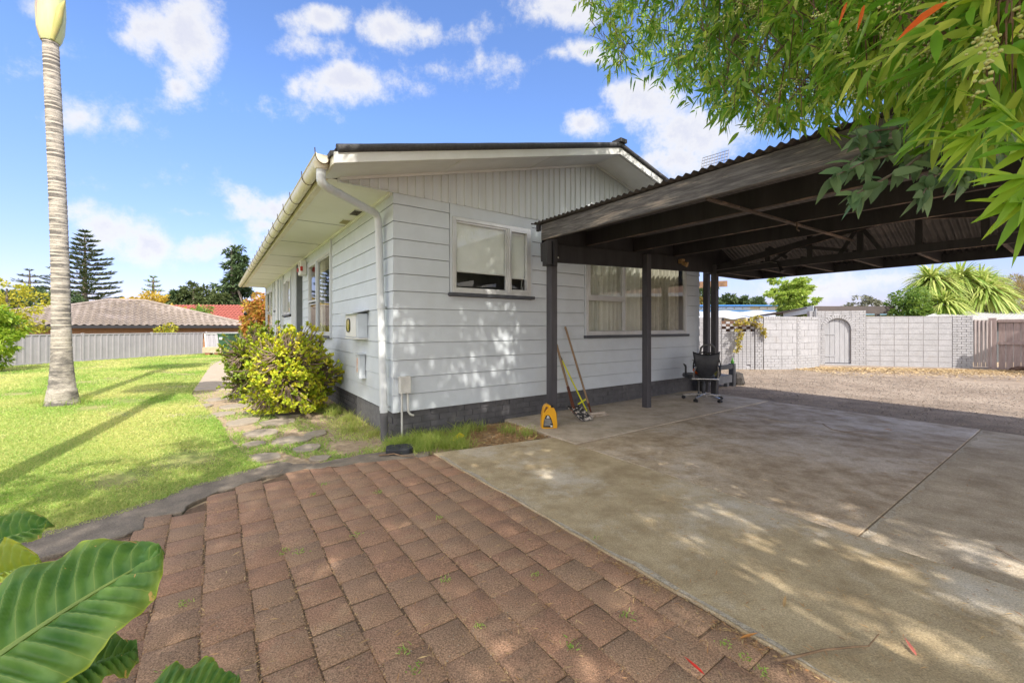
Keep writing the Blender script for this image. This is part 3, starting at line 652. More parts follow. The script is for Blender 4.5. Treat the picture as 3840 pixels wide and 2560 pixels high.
# ================================================================ carport
cp = thing('timber_carport', 'open black timber carport with corrugated roof, joined along the house front', 'carport', CO, HANG)
post_pos = [(1.87,-.60),(3.88,-.555),(5.93,-.535),(6.35,-.14)]
def zr(u): return 2.405+.028*(u-1.8)      # rafter bottoms
for i, (u, v) in enumerate(post_pos):
    MB().box(u-.05,u+.05,v-.05,v+.05,-.02,2.40+.02*i).build('post', postm, cp, bevel=.004)
for u in (1.87, 5.9): MB().box(u-.05,u+.05,-6.25,-6.15,-.02,2.40).build('post', postm, cp, bevel=.004)
MB().beam((1.78,-.502,2.245),(7.3,-.50,2.46),.045,.24).build('wall_plate_beam', blackm, cp, bevel=.003)
MB().beam((1.74,-.705,2.21),(1.80,-.54,2.21),.06,.30).box(1.80,1.86,-.72,-.655,2.05,2.37).build('beam_end_block', blackm, cp)
MB().beam((1.8,-6.2,2.28),(7.2,-6.2,2.42),.05,.24).build('outer_beam', blackm, cp)
MB().tube([(1.93,-.655,2.17),(1.93,-.658,2.17)], .012, n=10).build('bolt', alum, cp)
MB().box(1.775,1.825,-6.35,-.50,2.40,2.605).build('front_barge_beam', beamm, cp, bevel=.004)
MB().box(1.74,1.774,-.50,-.44,2.52,2.60).build('batten_end', blackm, cp)
for u in (2.64, 3.68, 4.74):
    z = zr(u); o = MB().box(u-.024,u+.024,-6.3,-.475,z+.003,z+.20).build('rafter', blackm, cp, bevel=.002)
    MB().box(u-.0245,u+.0245,-6.3,-.48,z-.001,z+.0025).build('rafter_edge', rawe, o)
u0 = 1.83; MB().beam((1.83,-2.72,2.395),(5.75,-2.66,2.505),.045,.016).build('ceiling_brace', rawe, cp)
MB().tube([(3.60,-2.75,2.44),(3.60,-2.75,2.36),(3.66,-2.75,2.355)], .008, n=6).build('hook', wirem, cp)
MB().add([(1.83,-.47,2.30),(7.25,-.47,2.40),(7.25,-.47,2.37),(6.25,-.47,2.79),(1.83,-.47,2.61),(1.83,-.44,2.30),(7.25,-.44,2.40),(7.25,-.44,2.37),(6.25,-.44,2.79),(1.83,-.44,2.61)], [(0,1,2,3,4),(9,8,7,6,5),(0,5,6,1),(3,8,9,4)]).build('blocking_board', blackm, cp)
# girder truss
UT = 5.95; tr = thing('t', None, None); tr.name = 'truss'; tr.parent = cp
MB().box(UT-.045,UT+.0,-6.2,-.45,2.262,2.37).build('bottom_chord', blackm, tr)
MB().box(UT-.0455,UT+.0005,-6.2,-.46,2.258,2.2615).build('chord_edge', rawe, tr)
pk = -3.10; e0, e1 = -.60, -5.7; zt0, ztp = 2.40, 2.82
MB().beam((UT-.02,e0,zt0-.03),(UT-.02,pk,ztp-.03),.045,.10).beam((UT-.02,pk,ztp-.03),(UT-.02,e1,zt0-.03),.045,.10).build('top_chord', blackm, tr)
MB().beam((UT-.021,e0,zt0-.082),(UT-.021,pk,ztp-.082),.046,.004).beam((UT-.021,pk,ztp-.082),(UT-.021,e1,zt0-.082),.046,.004).build('chord_edge', rawe, tr)
for t in (1.447, 2.06, 2.69, 3.31, 3.9, 4.5):
    zt = ztp-.05-abs(-t-pk)*.168; MB().box(UT-.02, UT+.012, -t-.035, -t+.035, 2.36, zt+.12).build('web_post', blackm, tr)
for (a, b) in (((1.5,2.36),(1.85,2.56)), ((1.92,2.56),(2.55,2.40)), ((2.45,2.36),(2.69,2.75)), ((2.92,2.36),(2.69,2.75)), ((4.0,2.37),(4.75,2.60)), ((1.47,2.62),(1.75,2.40))):
    MB().beam((UT-.015,-a[0],a[1]),(UT-.015,-b[0],b[1]),.035,.05).build('web_brace', blackm, tr)
# tails, far fascia and side fascia
for t in (.75, 1.35, 1.95, 2.62, 3.3, 4.05, 4.9, 5.6):
    o = MB().box(UT+.001, 7.27, -t-.022, -t+.022, 2.262, 2.40).build('eave_outrigger', blackm, cp)
    MB().box(UT+.001, 7.27, -t-.0222, -t+.0222, 2.257, 2.2605).build('timber_edge', rawe, o)
MB().box(7.27,7.30,-6.3,-.47,2.24,2.46).build('far_fascia', blackm, cp)
MB().box(5.99,7.268,-.50,-.47,2.24,2.40).build('side_fascia', blackm, cp)
# corrugated roof: shallow front part, steep back part
def zroof(u):
    return 2.628+.04*(u-1.75) if u < 6.25 else (2.628+.04*4.5)-.42*(u-6.25)
us = [1.71, 2.6, 4, 5.3, 6.25, 6.7, 7.36]; nv = 85*8; V = []; F = []
for u in us:
    for j in range(nv+1):
        v = -.36-j*.076/8; V.append((u, v, zroof(u)+.0125*math.sin(j*math.pi/4)))
for a in range(len(us)-1):
    for j in range(nv): k = a*(nv+1)+j; F.append((k, k+1, k+nv+2, k+nv+1))
o = np_mesh('corrugated_roof', V, F, corr, cp, smooth=True)
sm = o.modifiers.new('thick', 'SOLIDIFY'); sm.thickness = .0015
# spotlight and cable on the truss, lamp on the beam
sp = MB().tube([(UT-.06,-1.62,2.33),(UT-.075,-1.66,2.24)], .016, n=8).tube([(UT-.075,-1.66,2.26),(UT-.08,-1.70,2.18)], [.02,.045], n=12).build('spotlight', rubber, cp, smooth=True)
MB().tube([(UT-.05,-.5,2.32),(UT-.05,-.9,2.335),(UT-.05,-1.3,2.355),(UT-.05,-1.5,2.37),(UT-.06,-1.62,2.33)], .004, n=5).build('cable', M('cable_grey', (.25,.24,.22), rough=.7), cp)
MB().box(4.78,4.86,-.60,-.525,2.36,2.43).tube([(4.82,-.58,2.36),(4.84,-.66,2.33)], [.03,.045], n=10).build('lamp', M('old_lamp', (.35,.22,.10), rough=.7), cp)
# ================================================================ small objects near the house
def soft(name, c, rough=.5, **k): return M(name, c, rough=rough, **k)
# office chair seen from behind
ch = thing('office_chair', 'black mesh-back office swivel chair on chrome five-star base beside the carport posts', 'office chair', (3.325,7.27,.012), R(-10))
ch.scale = (1.04,1.04,.875)
chrome = M('chrome', (.62,.62,.62), (.5,.5,.5), rough=.22, metal=.9, scale=3)
blk = M('chair_black', (.018,.02,.026), (.028,.03,.036), rough=.45, scale=20)
st_ = MB()
for k in range(5):
    a = R(72*k+18); d = Vector((math.cos(a), math.sin(a), 0)); st_.beam(d*.03+Vector((0,0,.115)), d*.31+Vector((0,0,.075)), .035, .028)
st_.lathe([(.035,.06),(.04,.13),(.03,.14)], n=14)
st_.build('star_base', chrome, ch, bevel=.004)
for k in range(5):
    a = R(72*k+18); d = Vector((math.cos(a), math.sin(a), 0)); p = d*.31; s_ = Vector((-d.y, d.x, 0))
    MB().tube([p+s_*-.028+Vector((0,0,.03)), p+s_*.028+Vector((0,0,.03))], .029, n=14).tube([p+Vector((0,0,.03)), p+Vector((0,0,.075))], .016, n=8).build('castor', rubber, ch, smooth=True)
MB().lathe([(.026,.12),(.028,.14),(.03,.32),(.022,.33),(.022,.40)], n=14).build('gas_column', blk, ch, smooth=True)
MB().beam((-.06,.06,.40),(.10,.02,.40),.16,.05).build('mechanism', blk, ch, bevel=.01)
# seat faces away from viewer and to the left
m = MB(); n = 26; poly = []
for i in range(n):
    t = 6.283*i/n; poly.append((-.05+.24*math.copysign(abs(math.cos(t))**.6, math.cos(t)), .12+.235*math.copysign(abs(math.sin(t))**.6, math.sin(t))))
m.prism(poly, .425, .50); m.build('seat', blk, ch, smooth=True, bevel=.02)
bf = MB().tube([(-.21,-.02,.42),(-.20,-.12,.43),(0,-.155,.44),(.20,-.12,.43),(.21,-.02,.42)], .018, n=8).build('seat_frame', chrome, ch, smooth=True)
V = []; F = []; nu, nv = 14, 16
for j in range(nv+1):
    s = j/nv
    w = (.150+.06*s) if s > .30 else (.085+.065*(s/.30))
    z = .45+.47*s
    for i in range(nu+1):
        t = -1+2*i/nu; V.append((w*t, -.165+.05*(t*t)-.055*math.sin(s*2.6)-.02*s, z+.05*abs(t)**2.5*s**6))
for j in range(nv):
    for i in range(nu): k = j*(nu+1)+i; F.append((k, k+1, k+nu+2, k+nu+1))
o = np_mesh('backrest', V, F, blk, ch, smooth=True); so_ = o.modifiers.new('thick', 'SOLIDIFY'); so_.thickness = .012
MB().tube([(-.185,-.13,.44),(-.19,-.155,.55),(-.165,-.20,.68)], .013, n=8).tube([(.185,-.13,.44),(.19,-.155,.55),(.165,-.20,.68)], .013, n=8).build('back_frame', chrome, ch, smooth=True)
for s in (-1, 1):
    MB().tube([(s*.23,.06,.42),(s*.27,.05,.50),(s*.27,.04,.64),(s*.265,.10,.665),(s*.255,.26,.68)], [.018,.018,.017,.02,.014], n=8).build('armrest', blk, ch, smooth=True)
# orange item on seat
MB().lathe([(.03,0),(.07,.02),(.085,.06),(.05,.10),(.01,.115)], c=(0,0,0), n=14, jit=.35).build('orange_glove', M('orange_plastic', (.75,.13,.01), rough=.5), None, smooth=True)
og = bpy.data.objects['orange_glove']; og.location = (3.29,7.41,.452); tag(og, 'crumpled orange work gloves lying on the office chair seat', 'gloves')
# hose reel on the deck behind the chair
hr = thing('hose_reel', 'black hose reel with olive hose and loop handle behind the chair', 'hose reel', (3.565,7.66,.012), R(6)); hr.scale = (1,1,1.23)
greenh = M('olive_hose', (.13,.13,.03), (.2,.19,.05), rough=.5, scale=10)
m = MB()
for j in range(5):
    for q in range(3): m.tube([Vector((.155+.014*q+.0*j,0,0)).xyz if 0 else Vector(((.14+.02*q)*math.cos(t), -.06+.024*j, .44+(.14+.02*q)*math.sin(t))) for t in [6.283*i/28 for i in range(29)]], .011, n=6, cap=False)
m.build('hose_coil', greenh, hr, smooth=True)
m = MB()
for y in (-.09,.09): m.tube([Vector((.21*math.cos(t), y, .44+.21*math.sin(t))) for t in [6.283*i/28 for i in range(29)]], .012, n=6, cap=False).tube([(-.2,y,.44),(.2,y,.44)], .012, n=6).tube([(0,y,.24),(0,y,.64)], .012, n=6)
m.tube([(0,-.1,.44),(0,.1,.44)], .06, n=12); m.build('drum', rubber, hr, smooth=True)
MB().tube([(-.17,-.02,0),(-.17,-.02,.5),(-.13,-.03,.72),(-.07,-.04,.765),(.07,-.04,.765),(.13,-.03,.72),(.17,-.02,.5),(.17,-.02,0)], .018, n=8).build('handle', M('reel_grey', (.09,.09,.09), rough=.5), hr, smooth=True)
# deck with rail
dk = thing('low_deck', 'low grey timber deck step with short post and rail at house corner', 'deck', H(6.42,-.05,0), HANG)
dpaint = M('deck_paint', (.20,.205,.215), (.14,.145,.155), rough=.7, scale=5, stretch=(1,6,1), c3=(.3,.3,.29))
m = MB()
for i in range(7): m.box(.0,1.12,.02+i*.145,.02+i*.145+.138,.205,.235)
m.box(0,1.12,.0,.018,.07,.225); m.build('decking', dpaint, dk, bevel=.003)
MB().box(.05,.13,.03,.11,-.03,.204).box(.96,1.04,.03,.11,-.03,.204).build('foot', dpaint, dk)
dpd = M('rail_paint', (.10,.105,.115), (.07,.073,.08), rough=.6)
MB().box(1.13,1.24,-.02,.09,-.03,.475).build('post', dpd, dk, bevel=.004)
MB().box(.12,1.128,-.01,.035,.365,.465).build('rail', dpd, dk, bevel=.004)
gp_ = tag(MB().lathe([(.028,0),(.032,.02),(.03,.05),(.012,.085),(.010,.11),(.006,.125)], n=12).build('green_bottle', M('green_plastic', (.16,.55,.06), rough=.3, transl=.2), None, smooth=True, loc=H(7.60,-.02,.475)), 'small bright green bottle standing on the low deck rail', 'bottle')
gr_ = tag(MB().lathe([(.10,0),(.14,.06),(.13,.18),(.10,.27),(.03,.30)], n=9, jit=.35).build('lava_rock', M('rock_dark', (.09,.08,.075), (.04,.038,.036), rough=1, scale=12, bump=1, bscale=30), None, loc=H(7.86,-.0,-.03)), 'dark rough volcanic rock beside the low deck post', 'rock')
bk_ = thing('grey_bucket', 'tall dark grey bucket under the deck edge behind the chair', 'bucket', H(6.2,-.14,.012)); MB().lathe([(.10,0),(.125,.36),(.13,.37),(.115,.37)], n=18).build('bucket_body', rubber, bk_, smooth=True); MB().tube([(-.125,0,.35),(-.09,.05,.24),(0,.09,.20),(.09,.05,.24),(.125,0,.35)], .004, n=5).build('bail_handle', wirem, bk_)
# step box
# spade, yellow weeder, rake
woodm = M('weathered_handle', (.30,.20,.12), (.19,.125,.075), rough=.75, scale=10, stretch=(1,1,.2), c3=(.36,.28,.2))
rust = M('rusty_steel', (.16,.055,.03), (.09,.035,.022), rough=.8, scale=12, metal=.3)
tp0 = H(2.40,-.30,.30); tpt = H(2.45,-.035,1.02); tip = H(2.25,-.62,.018)
sp_ = thing('garden_spade', 'old spade with wooden shaft, rusty socket and paint-crusted blade leaning on wall', 'spade', (0,0,0))
dxy = (tpt-H(2.33,-.52,.17)).normalized(); b0 = H(2.33,-.52,.17)
MB().tube([b0+dxy*.30, tpt], .017, n=10).build('shaft', woodm, sp_, smooth=True)
MB().tube([b0+dxy*-.02, b0+dxy*.31], [.024,.021], n=10).build('socket', rust, sp_, smooth=True)
crust = M('paint_crust', (.55,.50,.45), (.03,.03,.03), rough=.8, scale=26, ramp=(.42,.5), c3=(.2,.09,.05), r3=(.55,.6), bump=.6)
bs = UA*.95-VA*.3; bs.normalize(); fw = (H(2.36,-.75,.015)-b0).normalized(); V = []; F = []
for j in range(7):
    s = j/6; w = .085+.02*min(1, s*4)-.02*max(0, s-.7)
    for i in range(7):
        t = -1+2*i/6; p = b0+fw*(-.02+.28*s)+bs*w*t+Vector((0,0,1))*(.022*t*t)+Vector((0,0,.0)); V.append(p)
for j in range(6):
    for i in range(6): k = j*7+i; F.append((k,k+1,k+8,k+7))
o = np_mesh('blade', V, F, crust, sp_, smooth=True); q = o.modifiers.new('t','SOLIDIFY'); q.thickness = .006
yw = thing('yellow_weeding_tool', 'thin bright yellow weeding stick with crossed foot bar leaning on wall', 'weeding tool')
yel = M('fluoro_yellow', (.72,.72,.02), rough=.45); ya = H(2.88,-.235,.018); yb = H(2.52,-.035,.84); dy = (yb-ya).normalized()
MB().tube([ya, ya+(yb-ya)*.93], .011, n=8).build('shaft', yel, yw, smooth=True)
MB().tube([ya+(yb-ya)*.93, yb], .014, n=8).build('grip', rubber, yw, smooth=True)
MB().beam(ya+dy*.16-UA*.085-Vector((0,0,.03)), ya+dy*.16+UA*.085+Vector((0,0,.03)), .018, .018).build('foot_bar', yel, yw)
rk = thing('garden_rake', 'steel bow rake standing head down, long pale wooden handle against wall', 'rake')
ra = H(2.72,-.47,.06); rb = H(2.63,-.03,1.28); dr = (rb-ra).normalized()
MB().tube([ra+dr*.12, rb], .0155, n=10).build('handle', woodm, rk, smooth=True)
MB().tube([ra+dr*.13, ra, ra-VA*.07+Vector((0,0,-.005))], [.017,.013,.012], n=8).build('socket', rust, rk, smooth=True)
hd = (UA*.98-VA*.1+Vector((0,0,.0))).normalized(); hc = ra-VA*.075+Vector((0,0,-.008)); rm = M('rake_grey', (.62,.57,.50), (.38,.28,.2), rough=.7, scale=20)
MB().beam(hc-hd*.17, hc+hd*.17, .045, .03).build('rake_head', rm, rk)
m = MB()
for i in range(15):
    p = hc+hd*(-.18+.36*i/14); m.beam(p, p-VA*.085+Vector((0,0,-.028)), .012, .009)
m.build('rake_tine', rm, rk)
# oil container
oc = thing('oil_container', 'yellow five litre oil container with black printed label standing by the carport post', 'oil container', H(1.79,-.70,.006), HANG+R(28))
oc.location = G(2058/1.6327, 1606/1.6327); oc.location.z = .004; oc.rotation_euler = (0,0,R(8))
yo = M('yellow_jug', (.72,.36,.01), (.66,.32,.01), rough=.35)
prof = [(-.098,.012),(-.088,0),(.085,0),(.098,.012),(.10,.06),(.085,.20),(.065,.245),(.058,.262),(.02,.264),(.016,.29),(-.02,.308),(-.05,.300),(-.075,.262),(-.092,.17),(-.10,.07)]
hole = [(-.030,.283),(-.046,.276),(-.060,.250),(-.072,.205),(-.060,.213),(-.040,.242),(-.018,.262)]
import bmesh
def plate(prof, hole, y0, y1, mat, name, parent, bevel=.012):
    bm = bmesh.new()
    def ring(pts, y): 
        vs = [bm.verts.new((a, y, b)) for a, b in pts]; return vs, [bm.edges.new((vs[i], vs[(i+1) % len(vs)])) for i in range(len(vs))]
    vo, eo = ring(prof, y0); vh, eh = ring(hole, y0) if hole else ([], [])
    r_ = bmesh.ops.triangle_fill(bm, use_beauty=True, use_dissolve=True, edges=eo+eh)
    fs = [f for f in bm.faces]
    ex = bmesh.ops.extrude_face_region(bm, geom=fs); vv = [g for g in ex['geom'] if isinstance(g, bmesh.types.BMVert)]
    bmesh.ops.translate(bm, verts=vv, vec=(0, y1-y0, 0)); bmesh.ops.recalc_face_normals(bm, faces=bm.faces)
    me = bpy.data.meshes.new(name); bm.to_mesh(me); bm.free(); me.materials.append(mat); o = link(bpy.data.objects.new(name, me), parent)
    if bevel:
        b = o.modifiers.new('bevel','BEVEL'); b.width = bevel; b.segments = 3; b.limit_method = 'ANGLE'; b.angle_limit = R(50)
    return o
plate(prof, hole, -.045, .045, yo, 'jug_body', oc)
MB().tube([(.038,0,.258),(.038,0,.29)], .021, n=14).build('cap', rubber, oc, smooth=True)
lp = [(-.082,.025),(.045,.018),(.042,.06),(.022,.13),(.0,.165),(-.02,.178),(-.045,.172),(-.062,.14),(-.076,.09)]
lb = plate(lp, None, -.0465, -.0455, M('label_black', (.015,.015,.017), rough=.4), 'label', oc, bevel=0)
m = MB(); wl = M('print_white', (.7,.7,.68), rough=.5)
random.seed(5)
for i in range(9):
    z = .122-.0098*i; x = -.064-.0006*i; xe = x+.05+.035*random.random()+.003*i
    m.add([(x,-.0473,z),(min(xe,.03),-.0473,z),(min(xe,.03),-.0473,z+.0026),(x,-.0473,z+.0026)], [(0,1,2,3)])
m.add([(-.035,-.0473,.15),(-.005,-.0473,.15),(-.01,-.0473,.162),(-.03,-.0473,.166)], [(0,1,2,3)]); m.add([(.012,-.0474,.024),(.036,-.0474,.024),(.036,-.0474,.046),(.012,-.0474,.046)], [(0,1,2,3)])
m.add([(-.04,-.0473,.137),(.0,-.0473,.137),(.0,-.0473,.1455),(-.04,-.0473,.1455)], [(0,1,2,3)])
m.build('printed_text', wl, lb)
# black drain splash pad
pd_ = thing('black_plastic_pad', 'black perforated plastic pad lying on the kerb near the downpipe', 'plastic pad', G(918,1037), R(14)); pd_.location.z = -.002
w_, h_ = .135, .105; oc8 = [(-w_+.04,-h_),(w_-.04,-h_),(w_,-h_+.04),(w_,h_-.04),(w_-.04,h_),(-w_+.04,h_),(-w_,h_-.04),(-w_,-h_+.04)]
MB().prism(oc8, 0, .055).build('pad_body', M('black_plastic', (.03,.034,.04), rough=.5, bump=.2), pd_, bevel=.008)
m = MB()
for i in range(-3, 4):
    for j in range(-2, 3):
        if (i+j) % 2 == 0 and (i, j) != (0, 0): m.box(i*.03-.006, i*.03+.006, j*.034-.006, j*.034+.006, .0552, .0558)
m.lathe([(.018,.055),(.018,.0562),(.001,.0563)], n=12); m.build('hole', dark, pd_)
def stick(name, label, pts, r, mat, cat='twig', group=None):
    m = MB(); m.tube(pts, [r*(1-.6*i/(len(pts)-1)) for i in range(len(pts))], n=6); return tag(m.build(name, mat, smooth=True), label, cat, group)
twm = M('dry_twig', (.30,.20,.12), (.17,.11,.065), rough=.9, scale=20)
def gz(ox, oy, z=.01): p = G(ox, oy); p.z = z; return p
stick('fallen_stick', 'crooked dead stick lying on kerb beside the black pad', [gz(870,1048,.012),gz(885,1047,.014),gz(905,1046,.02),gz(925,1050,.016),gz(945,1051,.02),gz(958,1053,.012)], .008, twm, 'stick')
stick('fallen_stick', 'long forked twig lying across pavers and driveway edge at bottom right', [gz(1784,1524,.015),gz(1830,1518,.02),gz(1890,1508,.028),gz(1960,1502,.03),gz(1995,1500,.03),gz(2018,1478,.04)], .006, twm, 'stick')
stick('fallen_stick', 'pale broken stick lying on concrete at right edge', [gz(2290,1262,.012),gz(2330,1285,.014),gz(2360,1300,.014)], .008, M('pale_stick', (.42,.34,.25), rough=.9), 'stick')
stick('fallen_stick', 'thin bent twig lying on the slab under the carport', [gz(1890,975,.01),gz(1910,988,.014),gz(1940,993,.01),gz(1975,992,.012),gz(2010,998,.01)], .004, twm, 'stick')
yl = thing('yellow_plastic_scrap', 'folded bright yellow plastic scrap in grass at slab corner', 'plastic scrap', gz(1052,1012,.0)); MB().add([(-.09,-.02,.01),(-.02,-.05,.01),(.075,.03,.05),(.02,.02,.09),(-.09,-.018,.012),(.02,.022,.092)], [(0,1,2,3),(0,3,5,4)]).build('scrap', M('yellow_scrap', (.7,.6,.02), rough=.5, transl=.3), yl)

# ================================================================ boundary walls, gate, fences
wallp = M('wall_grey_paint', (.38,.38,.40), (.32,.32,.335), speck=.12, sscale=30, rough=.8, scale=5, bump=.5, bscale=60, c3=(.35,.34,.345))
wallj = M('wall_joint', (.34,.32,.31), (.25,.225,.215), rough=1, scale=12)
def masonry(m, mj, p, q, z0, z1, bl, bh, thick, face=-1, stag=.5, gapw=.008, skip=None, proud=.0):
    p = Vector((p[0], p[1], 0)); q = Vector((q[0], q[1], 0)); d = (q-p); Lw = d.length; d.normalize(); n = Vector((d.y, -d.x, 0))*(-face if face > 0 else 1)
    if n.y > 0: n = -n
    def blk(a0, a1, b0, b1, off):
        if a1-a0 < .02: return
        A = p+d*a0+n*off; B = p+d*a1+n*off; C = B-n*(.04+off); D = A-n*(.04+off)
        m.add([(A.x,A.y,b0),(B.x,B.y,b0),(C.x,C.y,b0),(D.x,D.y,b0),(A.x,A.y,b1),(B.x,B.y,b1),(C.x,C.y,b1),(D.x,D.y,b1)], [(3,2,1,0),(4,5,6,7),(0,1,5,4),(1,2,6,5),(2,3,7,6),(3,0,4,7)])
    r_ = 0; z = z0
    while z < z1-.01:
        zt = min(z+bh, z1); a = -bl*stag*(r_ % 2)
        while a < Lw:
            a0, a1 = max(0, a), min(Lw, a+bl)
            if not (skip and skip((a0+a1)/2, (z+zt)/2)): blk(a0+gapw/2, a1-gapw/2, z+gapw/2, zt-gapw/2, .012+proud+random.random()*.004)
            a += bl
        z = zt; r_ += 1
    A = p+n*.004; B = q+n*.004; C = q-n*thick; D = p-n*thick
    mj.add([(A.x,A.y,z0-.1),(B.x,B.y,z0-.1),(C.x,C.y,z0-.1),(D.x,D.y,z0-.1),(A.x,A.y,z1),(B.x,B.y,z1),(C.x,C.y,z1),(D.x,D.y,z1)], [(3,2,1,0),(4,5,6,7),(0,1,5,4),(1,2,6,5),(2,3,7,6),(3,0,4,7)])
def lerp2(p, q, t): return (p[0]+(q[0]-p[0])*t, p[1]+(q[1]-p[1])*t)
# curved garden wall
cw = thing('curved_garden_wall', 'curved pale grey painted block and brick garden wall left of the arched gate', 'wall')
ctrl = [(6.45,12.95),(6.95,12.80),(7.5,12.72),(8.3,12.80),(9.1,13.10),(9.8,13.55),(10.35,14.15)]
m = MB(); mj = MB(); mb_ = MB()
masonry(m, mj, (4.6,13.7), (6.2,13.0), 0, 1.57, .40, .20, .15)
def brickpiece(p, q): masonry(mb_, mj, p, q, -.02, 1.58, .115, .077, .17, proud=.012)
brickpiece((6.2,12.98),(6.45,12.90))
# breeze-brick panel with open holes
hm = lambda a, z: (1.12 < z < 1.42 and ((int(a/.115)+int(z/.077)) % 2 == 0)) or z > 1.45 or (.08 < z < .16 and .68 < a < .80)
masonry(mb_, MB(), (6.47,12.91), (7.36,12.72), -.02, 1.58, .115, .077, .14, stag=0, skip=hm)
pbk = MB(); pbk.prism([(6.47,12.93),(7.36,12.74),(7.38,12.84),(6.49,13.03)], -.1, 1.10)
pbk.build('infill', wallp, cw)
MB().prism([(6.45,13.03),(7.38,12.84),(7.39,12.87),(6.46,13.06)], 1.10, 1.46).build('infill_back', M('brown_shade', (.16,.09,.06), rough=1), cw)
brickpiece((7.38,12.72),(7.60,12.69))
for p, q in [((7.62,12.69),(8.2,12.74)),((8.2,12.74),(8.75,12.88)),((8.9,12.93),(9.4,13.16)),((9.4,13.16),(9.85,13.50))]:
    masonry(m, mj, p, q, .38, 1.50, .40, .20, .14); masonry(mb_, mj, p, q, -.02, .38, .23, .08, .14, proud=.006); masonry(mb_, mj, p, q, 1.50, 1.59, .075, .09, .14, proud=.01)
brickpiece((8.75,12.88),(8.9,12.93)); brickpiece((9.85,13.5),(10.02,13.68))
masonry(mb_, mj, (10.02,13.68), (10.30,14.2), -.02, 1.58, .115, .077, .14)
m.build('block_face', wallp, cw, bevel=.004); mb_.build('brick_face', wallp, cw, bevel=.003); mj.build('wall_core', wallj, cw)
# portal with arched gate
WP = (10.24,14.42); WE = (14.55,13.13)
wd = Vector((WE[0]-WP[0], WE[1]-WP[1], 0)); WL = wd.length; wd.normalize(); wn_ = Vector((wd.y, -wd.x, 0))
def Wp(a, out=0): p = Vector((WP[0], WP[1], 0))+wd*a+wn_*out; return (p.x, p.y)
def W3(a, out, z): p = Vector((WP[0], WP[1], 0))+wd*a+wn_*out; return (p.x, p.y, z)
ga = thing('brick_gate_surround', 'grey painted brick surround with arched opening for timber gate', 'gate surround')
m = MB(); mj = MB(); g0_, g1_, gr, gz0 = .46, 1.20, .37, 1.20
for (a0, a1, b0, b1) in ((0,g0_-.005,-.02,1.82),(g1_+.005,1.62,-.02,1.82)): masonry(m, mj, Wp(a0), Wp(a1), b0, b1, .23, .077, .20)
r_ = 0; z = gz0
while z < 1.81:
    zt = min(1.82, z+.077); hh = math.sqrt(max(0, (gr+.10)**2-(z+.03-gz0)**2)); c = (g0_+g1_)/2
    for (s0, s1) in (((g0_, c-hh), (c+hh, g1_)) if hh > 0.001 else ((g0_, g1_),)):
        if s1-s0 > .03: masonry(m, mj, Wp(s0), Wp(s1), z, zt, .23, .077, .20, stag=.5 if r_ % 2 else 0)
    z = zt; r_ += 1
# back filling above arch
m.build('brick_face', wallp, ga, bevel=.003); mj.build('wall_core', wallj, ga)
m = MB(); c = (g0_+g1_)/2
for i in range(19):
    t0, t1 = math.pi*i/19+.012, math.pi*(i+1)/19-.012
    poly = [W3(c+r*math.cos(t), .03, gz0+r*math.sin(t)) for (r, t) in ((gr,t0),(gr+.11,t0),(gr+.11,t1),(gr,t1))]
    m.extr(poly, tuple(-wn_*.14))
m.build('arch_bricks', wallp, ga, bevel=.003)
gt = thing('arched_timber_gate', 'round-topped grey gate of vertical planks closed in the brick arch', 'gate')
gp2 = M('gate_paint', (.38,.385,.41), (.31,.315,.335), rough=.75, scale=5, stretch=(3,3,.4), bump=.4)
m = MB()
for i in range(5):
    a0 = g0_+.012+i*.1445; a1 = a0+.138; n = 5; top = [(a0+(a1-a0)*k/n) for k in range(n, -1, -1)]
    poly = [W3(a0,-.05,.06),W3(a1,-.05,.06)]+[W3(x,-.05,gz0+math.sqrt(max(.0004,(gr-.012)**2-(x-c)**2))) for x in top]
    m.extr(poly, tuple(-wn_*.03))
m.build('plank', gp2, gt, bevel=.003)
m = MB(); p = W3(g0_+.05,-.02,.30); m.beam(W3(g0_+.02,-.042,.28), W3(g0_+.30,-.042,.28), .012, .035); m.beam(W3(g0_+.02,-.042,1.02), W3(g0_+.30,-.042,1.02), .012, .035)
m.build('hinge', gp2, gt)
MB().beam(W3(g0_-.02,-.02,-.02), W3(g1_+.02,-.02,-.02), .1, .1).build('threshold', gp2, gt)
# block wall
bw = thing('block_wall', 'grey painted stacked-block boundary wall right of the arched gate', 'wall')
m = MB(); mj = MB(); masonry(m, mj, Wp(1.62), Wp(3.90), -.04, 1.62, .385, .18, .14, stag=0, gapw=.009); m.build('block_face', wallp, bw, bevel=.005)
m = MB(); masonry(m, mj, Wp(3.90), Wp(4.42), -.04, 1.63, .23, .077, .16, proud=.012, gapw=.012); m.build('brick_pier', wallp, bw, bevel=.003); mj.build('wall_core', wallj, bw)
# pipe hook on wall
hk = tag(MB().tube([W3(.17,.07,1.45),W3(.17,.07,1.86),W3(.19,.06,1.89),W3(.22,-.02,1.88),W3(.22,-.03,1.7)], .022, n=8).build('bent_pipe', M('pipe_grey', (.25,.25,.27), rough=.5), None, smooth=True), 'short bent grey pipe standing above the wall left of gate', 'pipe')
